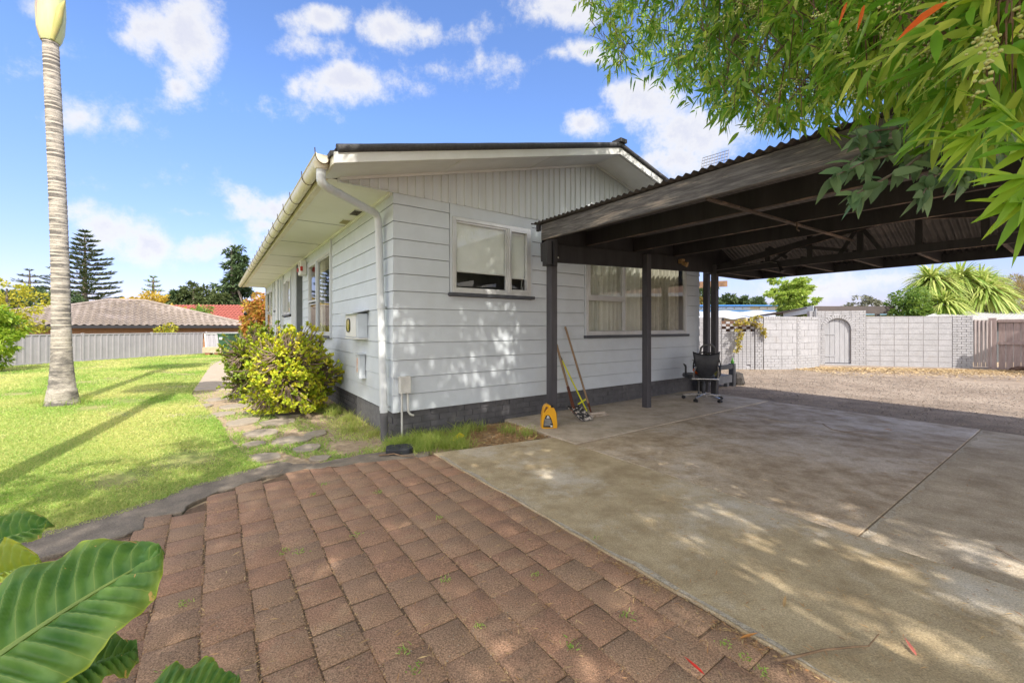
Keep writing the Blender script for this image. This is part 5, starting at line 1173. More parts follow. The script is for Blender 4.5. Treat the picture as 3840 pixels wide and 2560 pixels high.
def F_(name, a, b, tcol, **k): return M(name, a, b, rough=k.pop('rough', .55), scale=k.pop('scale', .8), tint=1, tcol=tcol, transl=k.pop('transl', .3), **k)
barkg = M('grey_bark', (.22,.18,.15), (.12,.10,.08), rough=.95, scale=12, stretch=(1,1,.3), bump=.5)
darkleaf = F_('dark_conifer_leaf', (.028,.06,.028), (.045,.085,.035), (.10,.15,.055), transl=.15)
olive = F_('olive_leaf', (.035,.06,.022), (.06,.09,.03), (.12,.15,.05), transl=.2)
midg = F_('mid_green_leaf', (.06,.14,.02), (.10,.20,.03), (.20,.30,.04))
yelg = F_('yellow_green_leaf', (.20,.26,.02), (.30,.33,.03), (.48,.42,.04))
orgl = F_('orange_leaf', (.26,.30,.03), (.42,.33,.04), (.50,.19,.07))
gold = F_('golden_leaf', (.36,.27,.02), (.42,.30,.03), (.50,.38,.05))
def clumps_in(box, k, r, seed=0):
    rs = random.Random(seed); return [((rs.uniform(*box[0]), rs.uniform(*box[1]), rs.uniform(*box[2])), (r*rs.uniform(.7,1.3), r*rs.uniform(.7,1.3), r*rs.uniform(.5,1))) for _ in range(k)]
# ---- Norfolk style pines, left background
def norfolk(name, label, base, top, R0, z0, tiers, n_leaf, group=None, bare=.45, asym=0, mat=None):
    t = thing(name, label, 'tree', base, 0, group)
    P = []; D = []; m = MB().tube([(0,0,-.2),(0,0,top*.5),(0,0,top)], [.42,.28,.05], n=8); rs = random.Random(len(label))
    for k in range(tiers):
        f = k/(tiers-1); z = z0+(top-z0)*f**.92; Rr = R0*(1-f)**.78*(.75+.35*rs.random())+.25; nb = 6 if f > .15 else 8; ph = rs.random()*6
        for b in range(nb):
            a = ph+6.283*b/nb+rs.uniform(-.2,.2); d = np.array([math.cos(a), math.sin(a), 0]); L = Rr*(.75+.4*rs.random())*(1+asym*d[0])
            c = lambda s: np.array([0,0,z])+d*L*s+np.array([0,0,(-.10*s+.20*s*s)*L*.9])
            m.tube([c(0), c(.5), c(1)], [.07,.04,.015], n=4)
            q = int(n_leaf*L/R0*.55)+6; s = .22+.80*rng.random(q)**.8; side = (rng.random(q)-.5)*2
            for si, sd2 in zip(s, side):
                w = .20*L*(1-.55*si)+.10; P.append(c(si)+np.array([-d[1], d[0], 0])*sd2*w+np.array([0,0,rs.uniform(-.03,.12)*1.2])); D.append(d*.8+np.array([-d[1], d[0], 0])*sd2*.9+np.array([0,0,.35]))
    m.build('trunk', barkg, t, smooth=True); P = np.array(P); D = np.array(D); N = nrm(rng.normal(0,.5,P.shape)+np.array([0,0,1.]))
    leaves('crown', mat or darkleaf, P, D, N, .52*top/15*(.6+.7*rng.random(len(P))), .15*top/15*np.ones(len(P)), QUAD, -.1, .2, t); return t
b = Q(195,745,62); norfolk('norfolk_pine', 'tall tiered pine standing right behind the palm trunk', (b.x,62,-1.1), 15.2+1.1, 5.0, 4.0, 18, 230, mat=F_('pine_leaf', (.03,.06,.03), (.045,.08,.035), (.13,.16,.06), transl=.15))
b = Q(68,745,60); norfolk('norfolk_pine', 'shorter broad pine left of the palm trunk', (b.x,60,-1.1), 10.4, 5.2, 3, 9, 150)
b = Q(352,745,48); t_ = norfolk('norfolk_pine', 'slender bright green young pine sapling between the golden bush and dark trees', (b.x,48,-1.1), 8.0, 1.6, 3.6, 9, 40, mat=midg)
# dark ragged conifer and evergreens
def xy(ox, Y): return (ox-1176)/961.6*Y
def rtree(name, label, ox, oyt, wpx, Y, lmat, n, L, Wd, k=9, z0=None, seed=1, tr=.25, group=None, zf=-1.1, cat='tree', flat=.75, shape=None, sub=26, **kw):
    """round tree filling wpx at distance Y with its top at oyt"""
    ztop = 1.28-(oyt-750.3)/961.6*Y-zf; w = wpx/961.6*Y/2; rs = random.Random(seed); cl = []
    zlo = z0 if z0 is not None else ztop*.35
    for i in range(k):
        f = (i+.5)/k; z = zlo+(ztop-zlo)*(.12+.76*f); ww = shape(f) if shape else max(.3, math.sin(math.pi*(.22+.56*f))); a = rs.random()*6.283; q = rs.uniform(.25,.75)*ww*w
        r = w*rs.uniform(.36,.55)*max(.45, ww); cl.append(((q*math.cos(a), q*math.sin(a), z), (r, r, r*flat)))
    return tree(name, label, (xy(ox, Y), Y, zf), ztop*.86, cl, n, L, Wd, lmat, barkg, tr, group, cat, sub=sub, **kw)
rtree('ragged_conifer', 'tall dark ragged conifer behind the end of the house eaves', 533, 540, 125, 55, darkleaf, 9000, .55, .22, k=20, z0=2.2, seed=5, tr=.4, shape=lambda f: (1-f)**.6*.95+.15, flat=.45, sub=16)
for ox, oyt, wp, sd_, lab in ((445,642,105,2,'dark wide evergreen left of the ragged conifer'),(402,662,60,3,'small dark evergreen right of young pine sapling'),(500,668,70,9,'low dark evergreen under the ragged conifer'),(150,668,120,4,'dark evergreen mass low behind palm trunk'),(50,655,90,6,'dark evergreen left of palm behind shorter pine')):
    rtree('evergreen_tree', lab, ox, oyt, wp, 52, olive if sd_ in (2, 9) else darkleaf, 5200, .5, .2, k=9, seed=sd_, tr=.3, group='dark evergreens behind the left roofs', z0=1.5)
rtree('golden_shrub', 'wide golden yellow clipped shrub above the tiled roof', 338, 667, 135, 34, gold, 5200, .22, .12, k=14, seed=8, z0=1.5, cat='shrub', flat=.45)
rtree('feathery_shrub', 'bright green feathery shrub in front of red roof', 448, 692, 78, 31, midg, 1400, .35, .08, k=7, seed=12, z0=1.2, cat='shrub', flat=.4)
rtree('orange_shrub', 'orange and yellow autumn shrub at the far end of house', 600, 666, 98, 21, orgl, 6500, .15, .08, k=16, seed=14, z0=.3, zf=0, cat='shrub', tr=.08)
rtree('small_yellow_shrub', 'small yellow green shrub peeking over the steel fence', 378, 737, 52, 20.5, yelg, 900, .14, .07, k=6, seed=15, z0=.6, zf=-.6, cat='shrub', tr=.05)
# left edge bushes
rtree('citrus_bush', 'glossy bright green bush at the left edge before the steel fence', -38, 690, 118, 11.8, F_('citrus_leaf', (.09,.20,.015), (.16,.30,.02), (.33,.42,.04)), 6500, .13, .055, k=16, seed=21, z0=.05, zf=0, cat='bush', tr=.06, flat=.9)
rtree('yellow_leafed_tree', 'sparse yellow leafed small tree above the green bush at left edge', 15, 628, 175, 14.5, yelg, 2600, .13, .06, k=14, seed=23, z0=1.2, zf=-.6, tr=.07, sub=9)
# right side background
def hedge(name, lab, x0, x1, oyt, Y, mat, seed, n=2600, **k): return rtree(name, lab, (x0+x1)/2, oyt-8, (x1-x0)*1.25, Y, mat, n*2, .5, .22, k=12, seed=seed, z0=.6, group='trees beyond the long white building', tr=.3, flat=.7, **k)
olv2 = F_('blue_green_leaf', (.035,.075,.03), (.05,.09,.035), (.10,.14,.045), transl=.2)
hedge('background_tree', 'taller dark tree behind the carport posts beyond the building', 1590, 1655, 648, 60, olv2, 31)
hedge('background_tree', 'second distant dark tree just right of the carport posts', 1640, 1695, 676, 62, olv2, 32)
hedge('background_tree', 'low distant dark tree at the middle of the row', 1685, 1735, 681, 62, olv2, 33)
hedge('background_tree', 'low distant dark tree touching the broad green tree', 1720, 1775, 683, 62, olv2, 34)
hedge('background_tree', 'green and orange tinted tree in the gap between house and posts', 1570, 1615, 664, 45, F_('mixed_leaf', (.08,.13,.03), (.13,.17,.04), (.30,.16,.05)), 35)
rtree('broad_green_tree', 'broad light green layered tree right of the posts beyond the garden wall', 1812, 622, 108, 24, F_('layered_leaf', (.14,.25,.035), (.21,.33,.05), (.36,.45,.09)), 15000, .16, .08, k=26, seed=41, z0=1.3, zf=-.5, tr=.10, flat=.30, sub=14)
rtree('grey_gum_tree', 'grey green rounded gum tree far behind the flat shelter', 1987, 674, 84, 75, F_('gum_leaf', (.11,.13,.09), (.16,.17,.11), (.22,.22,.15), transl=.15), 3000, .5, .2, k=12, seed=43, z0=1.5, flat=.5, tr=.2, sub=14)
rtree('grey_gum_tree', 'small low grey gum tree right of rounded gum', 2040, 689, 40, 75, MC['gum_leaf'], 1100, .5, .2, k=7, seed=44, z0=1.5, flat=.5, tr=.15, sub=12)
rtree('grey_gum_tree', 'tiny low grey gum tree left of rounded gum', 1945, 697, 34, 75, MC['gum_leaf'], 800, .5, .2, k=6, seed=45, z0=1.5, flat=.5, tr=.15, sub=12)
rtree('leafy_shrub', 'leafy green shrub left of the strap leaved trees behind wall', 2095, 652, 95, 17.2, F_('shrub_leaf', (.05,.12,.02), (.08,.17,.025), (.18,.27,.04)), 4200, .15, .06, k=14, seed=47, z0=.8, zf=0, cat='shrub', tr=.07)
wisp = F_('wispy_leaf', (.14,.17,.07), (.20,.20,.09), (.36,.25,.12), transl=.25)
rtree('wispy_shrub', 'tall wispy olive and brown shrub at the right edge', 2320, 628, 120, 19, wisp, 11000, .22, .022, k=18, seed=49, z0=.8, zf=0, cat='shrub', tr=.06, up=3, shape=lambda f: .8+.2*math.sin(f*3))
# strap leaved (cabbage) trees
strapm = F_('strap_leaf', (.12,.24,.03), (.20,.31,.05), (.46,.50,.16), transl=.3)
def cabbage(label, ox, oy, Y, Lf, n, zf=-.2, dead=True):
    c = Q(ox, oy, Y); t = thing('cabbage_tree', label, 'tree', (c.x, Y, zf), 0, 'cabbage trees behind the shed'); z = c.z-zf
    MB().tube([(.15,0,0),(.05,0,z*.5),(0,0,z)], [.11,.09,.08], n=8).build('trunk', barkg, t, smooth=True)
    a = rng.random(n)*6.283; e = np.arcsin(-.55+1.5*rng.random(n).clip(0,1)); e = np.clip(e, -.9, 1.45); D = np.stack([np.cos(a)*np.cos(e), np.sin(a)*np.cos(e), np.sin(e)], 1)
    leaves('leaf_head', strapm, np.array([[0,0,z]])+D*.10, D, nrm(np.array([[0,0,1.]])+.3*D+rng.normal(0,.1,D.shape)), Lf*(.75+.4*rng.random(n)), Lf*.062, STRAP, .15+.5*np.cos(e)*(.6+.8*rng.random(n)), .35, t)
    if dead:
        k = 140; a = rng.random(k)*6.283; D = np.stack([np.cos(a)*.6, np.sin(a)*.6, rng.normal(.1,.3,k)], 1); P = np.array([[0.2,-.35,z-.12]])+rng.normal(0,.16,(k,3))
        leaves('flower_stalks', M('dead_stalk', (.36,.25,.15), (.24,.15,.09), rough=.9), P, D, nrm(rng.normal(0,1,D.shape)), .3, .02, QUAD, .3, .1, t)
    return t
cabbage('upper left strap-leaved cabbage head, tilted to the left', 2140, 645, 18.2, 1.15, 380)
cabbage('topmost central strap-leaved cabbage head', 2205, 642, 18.4, 1.2, 420)
cabbage('right strap-leaved cabbage head with dead flower stalks', 2262, 672, 17.8, 1.2, 420)
cabbage('small low strap-leaved cabbage head in front', 2168, 700, 17.2, .95, 300, dead=False)
cabbage('upper right strap-leaved cabbage head touching the wispy shrub', 2250, 645, 18.9, 1.1, 320, dead=False)
# vine on breeze-brick wall
vn = thing('climbing_vine', 'yellow leafed vine trailing over the breeze-brick wall', 'vine'); cl = []
for (ox, oy, r) in [(1725,738,.14),(1738,733,.15),(1712,742,.10),(1700,740,.08),(1690,742,.06),(1748,748,.10),(1753,758,.09),(1757,768,.07),(1690,758,.05)]: c = Q(ox, oy, 12.62); cl.append(((c.x,c.y,c.z),(r*1.2,.08,r*.7)))
for i in range(12): c = Q(1702-2.2*i*.4+3*math.sin(i), 762+i*4.2, 12.60); cl.append(((c.x,c.y,c.z),(.05,.04,.05)))
crown('foliage', vn, F_('vine_leaf', (.16,.18,.02), (.30,.26,.03), (.45,.36,.06)), cl, 800, .065, .04, sub=6); m = MB(); m.tube([Q(1700,758,12.6),Q(1703,780,12.6),Q(1694,806,12.62)], .012, n=5).tube([Q(1690,742,12.62),Q(1725,740,12.6),Q(1752,750,12.6),Q(1760,770,12.6)], .012, n=5); m.build('stem', barkg, vn, smooth=True)

# ================================================================ palms
pb = M('palm_bark', (.42,.385,.335), (.25,.225,.19), speck=.4, sscale=60, rough=.9, scale=8, stretch=(1,1,3.5), bump=.8, bscale=22, c3=(.12,.11,.10), r3=(.46,.57))
ringm = M('palm_ring', (.54,.49,.43), (.38,.34,.29), rough=.9, scale=10)
cshaft = M('crownshaft', (.58,.60,.33), (.50,.53,.26), rough=.5, scale=4, stretch=(3,3,.3), c3=(.36,.26,.24), r3=(.55,.62))
palml = F_('palm_leaflet', (.06,.14,.02), (.10,.20,.03), (.2,.3,.05))
def palm(label, base, ht, lean, cs0, rbase=.20, rtop=.098, fr=11, flen=2.1, group='palms on the lawn'):
    t = thing('bangalow_palm', label, 'palm', base, 0, group); m = MB(); rg = MB(); z = -.05; rs = random.Random(3); prof = []; n = 22
    def cx(z): f = z/ht; return (lean[0]*f+.03*math.sin(f*4), lean[1]*f)
    def rad(z): return rtop+.022*max(0, 1-z/ht)+(rbase-rtop)*math.exp(-max(0, z)/.42)
    rings = []; zz = .25
    while zz < cs0: rings.append(zz); zz += rs.uniform(.055,.105)*(1.15 if zz < 2 else .95)
    pts = [-.06, 0, .06, .12, .18]+[q for r_ in rings for q in (r_-.006, r_+.008)]; pts = sorted(p for p in pts if p < cs0)+[cs0]
    P = []; Rr = []
    for q in pts:
        c = cx(max(q, 0)); near = any(abs(q-r_-.008) < .001 for r_ in rings); P.append((c[0], c[1], q)); Rr.append(rad(q)*(1.0 if not near else .965)*(1+(rs.random()-.5)*.03))
    m.tube(P, Rr, n=n); m.build('trunk', pb, t, smooth=True)
    for r_ in rings:
        if r_ < .9: continue
        c = cx(r_); rg.tube([(c[0], c[1], r_-.012-.006*rs.random()), (c[0]+.003*(rs.random()-.5), c[1], r_+.010)], rad(r_)*1.013, n=n, cap=False)
    o = rg.build('leaf_scar', ringm, t, smooth=True)
    c0 = cx(cs0); cpts = []; cr = []
    for f, r_ in ((0,.115),(.03,.135),(.12,.165),(.3,.178),(.55,.165),(.8,.13),(1,.09)):
        cpts.append((c0[0]+.02*f, c0[1], cs0-.04+1.6*f)); cr.append(r_)
    m = MB().tube(cpts, cr, n=18); m.build('crownshaft', cshaft, t, smooth=True)
    MB().tube([(c0[0]+.10,c0[1]-.06,cs0-.03),(c0[0]+.19,c0[1]-.06,cs0+.25),(c0[0]+.235,c0[1]-.06,cs0+.48),(c0[0]+.30,c0[1]-.06,cs0+.60)], [.03,.05,.045,.008], n=8).build('flower_sheath', M('sheath_tan', (.50,.40,.16), (.35,.38,.12), rough=.6), t, smooth=True)
    PP = []; DD = []; NN = []; LL = []; st_ = MB(); zc = cs0+1.5
    for k in range(fr):
        a = 2.4*k+.3; e = .95+.45*rs.random(); d = np.array([math.cos(a), math.sin(a)]); L = flen*(.85+.3*rs.random()); pts = []
        for i in range(13):
            s = i/12; rr = L*(math.cos(e)*s*(1-.12*s)); pts.append(np.array([c0[0]+d[0]*rr, c0[1]+d[1]*rr, zc+L*(math.sin(e)*s-.42*s*s)]))
        st_.tube([Vector(p) for p in pts], [.03*(1-.9*i/12) for i in range(13)], n=5)
        for i in range(34):
            s = (2+10*i/33); j = min(11, int(s)); p = pts[j]+(pts[j+1]-pts[j])*(s-j); ax = pts[j+1]-pts[j]; ax /= np.linalg.norm(ax); sd2 = np.array([-d[1], d[0], 0])
            for q in (-1, 1): PP.append(p); DD.append(sd2*q*.9+ax*.6+np.array([0,0,-.15])); NN.append(np.array([0,0,1.])); LL.append(.62*math.sin(.35+2.5*i/33))
    st_.build('frond_stem', palml, t); leaves('frond_leaflet', palml, PP, DD, NN, LL, .035, STRAP, .5, .3, t); return t
bp_ = G(143,928); palm('tall ringed palm trunk with pale green crownshaft on lawn at left', (bp_.x, bp_.y, 0), 6.2, (-.18, 0), 6.02)
palm('second palm, outside the left of view, whose trunk shadow crosses the lawn', (-3.75, 2.35, 0), 6.2, (.05, 0), 5.9, group='palms on the lawn')

# ================================================================ jade shrub and neighbours
jadel = F_('jade_leaf', (.20,.33,.015), (.33,.44,.02), (.68,.62,.05), transl=.15, scale=3)
stemj = M('jade_stem', (.27,.20,.15), (.18,.13,.10), rough=.9, scale=12)
def jade(label, base, R_, Hh, nros, size, seed, mat, cut=None):
    rs = random.Random(seed); t = thing('jade_shrub', label, 'shrub', base); m = MB(); ends = []
    for k in range(nros):
        a = rs.random()*6.283; e = math.asin(rs.uniform(-.85,1)); q = (1.03-.52*rs.random()**2)*(1+.20*math.sin(a*3+e*5)+.14*math.sin(a*7+e*9)); p = Vector((R_[0]*math.cos(a)*math.cos(e)*q, R_[1]*math.sin(a)*math.cos(e)*q, Hh*.46+Hh*.52*math.sin(e)*q))
        p.z = max(p.z, .08)
        if cut and cut(p): continue
        ends.append(p)
    hubs = [Vector((R_[0]*.5*math.cos(a), R_[1]*.5*math.sin(a), Hh*z)) for a, z in [(rs.random()*6.28, rs.uniform(.3,.8)) for _ in range(16)]]
    for h in hubs: m.tube([(h.x*.15, h.y*.15, 0), (h.x*.5+.03, h.y*.5, h.z*.5), h], [.05,.035,.022], n=6)
    for p in ends:
        h = min(hubs, key=lambda h: (h-p).length); mid = h.lerp(p,.55)+Vector((rs.uniform(-.04,.04), rs.uniform(-.04,.04), -.03)); m.tube([h.lerp(p,.35), mid.lerp(p,.3), p], [.009,.007,.005], n=4, cap=False)
    m.build('stem', stemj, t, smooth=True)
    P = []; D = []; N = []; T = []
    for p in ends:
        d0 = (p-Vector((0,0,Hh*.35))).normalized(); tt = rs.random()
        for l in range(rs.randint(8, 12)):
            v = (d0*rs.uniform(.3,1.1)+Vector((rs.gauss(0,.6), rs.gauss(0,.6), rs.gauss(.15,.5)))).normalized(); P.append(p-d0*rs.uniform(0,.05)); D.append(v); N.append((d0*.8+v*-.3+Vector((0,0,.4)))); T.append(min(1, max(0, tt**1.5*.8+rs.random()*.35-.05)))
    leaves('foliage', mat, P, D, N, size*(.7+.6*rng.random(len(P))), size*.62, SPOON, -.12, .35, t, tint=np.array(T)); return t
jb = H(-.70, 2.40); jade('large rounded yellow green jade shrub beside the house wall', (jb.x, jb.y, -.02), (.54,.60), 1.20, 2200, .047, 4, jadel)
jb = H(-1.0, 4.2); jade('darker jade shrub half hidden behind the large yellow one', (jb.x, jb.y, -.02), (.5,.6), 1.30, 1000, .05, 6, F_('jade_leaf_dark', (.10,.19,.015), (.16,.25,.02), (.32,.35,.03), transl=.15, scale=3))
rtree('hydrangea_bush', 'broad leaved mid green bush at the far left of the shrubs', 580, 790, 62, 8.4, F_('hydrangea_leaf', (.07,.17,.025), (.12,.23,.03), (.22,.32,.05)), 1500, .12, .085, k=14, seed=52, z0=.05, zf=0, cat='bush', tr=.03, flat=1.0, sub=12)
tag(MB().lathe([(.06,0),(.085,.02),(.09,.08),(.06,.13),(.02,.145)], n=14).build('grey_pot', M('grey_glaze', (.18,.19,.22), rough=.4), None, smooth=True, loc=G(632,915)), 'small round grey pot half hidden under the jade shrub', 'pot')
# ================================================================ elephant ear plant, bottom left
def ear_mat():
    m = bpy.data.materials.new('elephant_ear_leaf'); m.use_nodes = True; t = m.node_tree; n = t.nodes; l = t.links; b = n['Principled BSDF']
    uv = n.new('ShaderNodeUVMap'); sp = n.new('ShaderNodeSeparateXYZ'); l.new(uv.outputs[0], sp.inputs[0])
    def ma(op, a, b_=None, c=None):
        x = n.new('ShaderNodeMath'); x.operation = op
        for i, v in enumerate((a, b_, c)):
            if v is None: continue
            if isinstance(v, (int, float)): x.inputs[i].default_value = v
            else: l.new(v, x.inputs[i])
        return x.outputs[0]
    tt = ma('ABSOLUTE', ma('SUBTRACT', sp.outputs[1], .5)); s = sp.outputs[0]
    ph = ma('SUBTRACT', s, ma('MULTIPLY', tt, .38)); fr = ma('ABSOLUTE', ma('SUBTRACT', ma('FRACT', ma('MULTIPLY', ph, 11.5)), .5))
    vein = ma('LESS_THAN', fr, .03); mid = ma('LESS_THAN', tt, .016)
    v = ma('MAXIMUM', ma('MULTIPLY', vein, .5), mid)
    nz = n.new('ShaderNodeTexNoise'); nz.inputs['Scale'].default_value = 5; nz.inputs['Detail'].default_value = 5; l.new(uv.outputs[0], nz.inputs['Vector'])
    rp = n.new('ShaderNodeValToRGB'); rp.color_ramp.elements[0].position = .35; rp.color_ramp.elements[1].position = .7; rp.color_ramp.elements[0].color = (.05,.17,.035,1); rp.color_ramp.elements[1].color = (.13,.28,.05,1)
    l.new(nz.outputs['Fac'], rp.inputs[0])
    at = n.new('ShaderNodeAttribute'); at.attribute_name = 'tint'
    m0 = n.new('ShaderNodeMix'); m0.data_type = 'RGBA'; l.new(at.outputs['Fac'], m0.inputs[0]); l.new(rp.outputs[0], m0.inputs[6]); m0.inputs[7].default_value = (.38,.42,.02,1)
    mb = n.new('ShaderNodeMix'); mb.data_type = 'RGBA'; l.new(ma('MULTIPLY', ma('SUBTRACT', .5, fr), ma('MULTIPLY', nz.outputs['Fac'], 1.3)), mb.inputs[0]); l.new(m0.outputs[2], mb.inputs[6]); mb.inputs[7].default_value = (.24,.38,.09,1)
    mx = n.new('ShaderNodeMix'); mx.data_type = 'RGBA'; l.new(v, mx.inputs[0]); l.new(mb.outputs[2], mx.inputs[6]); mx.inputs[7].default_value = (.27,.38,.09,1)
    ed = n.new('ShaderNodeMapRange'); l.new(tt, ed.inputs[0]); ed.inputs[1].default_value = .485; ed.inputs[2].default_value = .5
    m2 = n.new('ShaderNodeMix'); m2.data_type = 'RGBA'; l.new(ed.outputs[0], m2.inputs[0]); l.new(mx.outputs[2], m2.inputs[6]); m2.inputs[7].default_value = (.36,.46,.04,1)
    bn = n.new('ShaderNodeTexNoise'); bn.inputs['Scale'].default_value = 14; bn.inputs['Detail'].default_value = 6; l.new(uv.outputs[0], bn.inputs['Vector'])
    bl = ma('GREATER_THAN', ma('ADD', bn.outputs['Fac'], ma('MULTIPLY', ma('MULTIPLY', s, tt), .42)), .80)
    m3 = n.new('ShaderNodeMix'); m3.data_type = 'RGBA'; l.new(bl, m3.inputs[0]); l.new(m2.outputs[2], m3.inputs[6]); m3.inputs[7].default_value = (.50,.36,.12,1); m2 = m3
    l.new(m2.outputs[2], b.inputs['Base Color']); b.inputs['Roughness'].default_value = .52
    wv = n.new('ShaderNodeTexVoronoi'); wv.feature = 'DISTANCE_TO_EDGE'; wv.inputs['Scale'].default_value = 60; l.new(uv.outputs[0], wv.inputs['Vector'])
    bp = n.new('ShaderNodeBump'); bp.inputs['Strength'].default_value = .35; bp.inputs['Distance'].default_value = .002; l.new(ma('MINIMUM', wv.outputs['Distance'], .08), bp.inputs['Height']); l.new(bp.outputs[0], b.inputs['Normal'])
    tr = n.new('ShaderNodeBsdfTranslucent'); hs = n.new('ShaderNodeHueSaturation'); hs.inputs['Value'].default_value = 1.8; l.new(m2.outputs[2], hs.inputs['Color']); l.new(hs.outputs[0], tr.inputs[0])
    ms = n.new('ShaderNodeMixShader'); ms.inputs[0].default_value = .4; l.new(b.outputs[0], ms.inputs[1]); l.new(tr.outputs[0], ms.inputs[2]); l.new(ms.outputs[0], n['Material Output'].inputs[0]); return m
earm = ear_mat()
ep = thing('elephant_ear_plant', 'large elephant ear plant with broad pleated glossy leaves at bottom left corner', 'plant')
def bez(p, t): a, b, c = map(Vector, p); return a*(1-t)**2+b*2*t*(1-t)+c*t*t
def ear_leaf(label, mid, wl, wr, prof, tintv=0.0, pleat=.010, wave=.012, roll=(0, 0), edge_y=.0):
    """mid: 3 control points of the midrib; wl/wr: vectors from midrib to the widest point of each half"""
    nu, nv = 90, 36; V = []; UV = []; T = []; wl = Vector(wl); wr = Vector(wr)
    nn = (Vector(mid[2])-Vector(mid[0])).cross(wl-wr).normalized()
    if nn.z < 0: nn = -nn
    ax = (Vector(mid[2])-Vector(mid[0])).normalized()
    for i in range(nu+1):
        s = i/nu; c = bez(mid, s); w = np.interp(s, prof[0], prof[1]); w *= 1+.03*math.sin(s*21)
        for j in range(nv+1):
            t = -1+2*j/nv; wv = wl if t < 0 else wr; at_ = abs(t); p = c+wv*(w*at_)+ax*(.10*at_**1.3*wl.length*w*.6)
            ph = (s-at_*.5*.38)*11.5; pl = math.cos(2*math.pi*ph)
            z = -pleat*pl*math.sin(math.pi*min(1, at_*1.02))-.016*(1-min(1, at_*5))+ wave*at_**3*math.sin(s*19+(0 if t < 0 else 2))+.02*math.sin(at_*2.2)+(roll[0] if t < 0 else roll[1])*at_**2+.002*math.sin(s*70+t*35)
            V.append(p+nn*z); UV.append((s, .5+t/2)); T.append(min(1, tintv+edge_y*max(0, (at_-.72)*2.2)*max(0, s-.25)))
    F = [(i*(nv+1)+j, i*(nv+1)+j+1, (i+1)*(nv+1)+j+1, (i+1)*(nv+1)+j) for i in range(nu) for j in range(nv)]
    o = np_mesh('leaf', V, F, earm, ep, True, T, UV)
    if label: o['label'] = label
    k = 24; MB().tube([bez(mid, i/k)-nn*.010 for i in range(k+1)], [.008*(1-.9*i/k)+.0006 for i in range(k+1)], n=6).build('midrib', M('ear_midrib', (.24,.34,.08), rough=.45), o, smooth=True)
    return o
root = Vector((-1.55, .75, -.03))
def petiole(q, b=.0): q = Vector(q); MB().tube([root, root.lerp(q,.6)+Vector((-.05,0,.12)), q], [.026,.018,.010], n=8).build('leaf_stalk', M('ear_stalk', (.14,.24,.06), (.10,.18,.05), rough=.5), ep, smooth=True)
PR = ([0,.04,.15,.3,.5,.68,.82,.92,.97,1],[.25,.72,.95,1,.97,.86,.68,.42,.22,.01])
a0, a1, a2 = Q(-150,1600,.80), Q(120,1395,.92), Q(374,1262,1.06)
ear_leaf('largest leaf, dark green with yellow blotched tip', (a0,a1,a2), Q(95,1295,1.02)-Q(150,1398,.93), Q(215,1520,.82)-Q(150,1398,.93), PR, edge_y=1.2, roll=(-.01,-.02)); petiole(a0)
c0, c1, c2 = Q(-150,1290,1.38), Q(20,1222,1.42), Q(121,1203,1.46)
ear_leaf('small dark green leaf topmost at the left edge', (c0,c1,c2), Q(-10,1178,1.46)-Q(0,1226,1.42), Q(10,1268,1.34)-Q(0,1226,1.42), PR, edge_y=1.3); petiole(c0)
d0, d1, d2 = Q(-160,1370,1.18), Q(10,1296,1.22), Q(106,1298,1.20)
ear_leaf('bright yellow leaf below the topmost one', (d0,d1,d2), Q(-20,1235,1.26)-Q(0,1300,1.22), Q(-5,1350,1.1)-Q(0,1300,1.22), PR, tintv=.7, edge_y=1.0, wave=.018); petiole(d0)
e0, e1, e2 = Q(70,1620,.92), Q(190,1515,.98), Q(318,1507,1.04)
ear_leaf('narrow curled leaf seen almost edge on', (e0,e1,e2), Q(190,1492,1.06)-Q(190,1518,.98), Q(200,1548,.93)-Q(190,1518,.98), PR, edge_y=.6, roll=(.02,-.03)); petiole(e0)
f0, f1, f2 = Q(250,1720,.72), Q(430,1585,.84), Q(535,1578,.93)
ear_leaf('arched dark leaf rising from the bottom edge', (f0,f1,f2), Q(385,1522,.92)-Q(400,1585,.84), Q(440,1660,.78)-Q(400,1585,.84), PR, edge_y=.9, pleat=.004); petiole(f0)

# ================================================================ overhanging trees
narrow = F_('narrow_leaf', (.06,.19,.012), (.13,.31,.02), (.45,.54,.09), rough=.36, transl=.42, scale=2)
broadm = F_('broad_blue_leaf', (.05,.12,.06), (.08,.16,.07), (.15,.23,.10), transl=.22, scale=3)
brightm = F_('bright_leaf', (.08,.23,.012), (.13,.30,.018), (.27,.40,.03), transl=.45, scale=3)
twigm = M('tree_twig', (.16,.10,.055), (.09,.06,.035), rough=.9)
berrym = M('green_berry', (.42,.45,.15), (.30,.35,.10), rough=.5, scale=40)
ov = thing('overhanging_tree', 'narrow-leaved tree with green berry clusters hanging over the drive from the upper right', 'tree', (3.6,-2.4,-.02)); OB = np.array([3.6,-2.4,-.02])
trunkm = MB()
def limb(pts, r): trunkm.tube([Vector(p)-Vector(OB) for p in pts], [r[0]+(r[1]-r[0])*i/(len(pts)-1) for i in range(len(pts))], n=9)
limb([(3.6,-2.4,-.1),(3.55,-2.35,1.2),(3.4,-2.2,2.6),(3.0,-1.7,4.0),(2.6,-1.2,5.2),(2.3,-.7,6.2)], (.20,.07))
limb([(3.4,-2.2,2.6),(3.3,-1.0,3.4),(3.0,.4,3.9),(2.6,1.7,4.1),(2.2,2.9,4.0),(1.9,3.7,3.75)], (.11,.015))
limb([(3.3,-1.0,3.4),(2.6,-.2,3.5),(2.1,.7,3.4),(1.9,1.4,3.1)], (.07,.012))
limb([(3.4,-2.2,2.6),(2.6,-1.6,3.6),(1.2,-.9,4.6),(-.2,-.2,5.2)], (.10,.02)); limb([(3.0,-1.7,4.0),(1.8,-.2,5.0),(1.0,1.0,5.5),(.6,1.8,5.6)], (.08,.02))
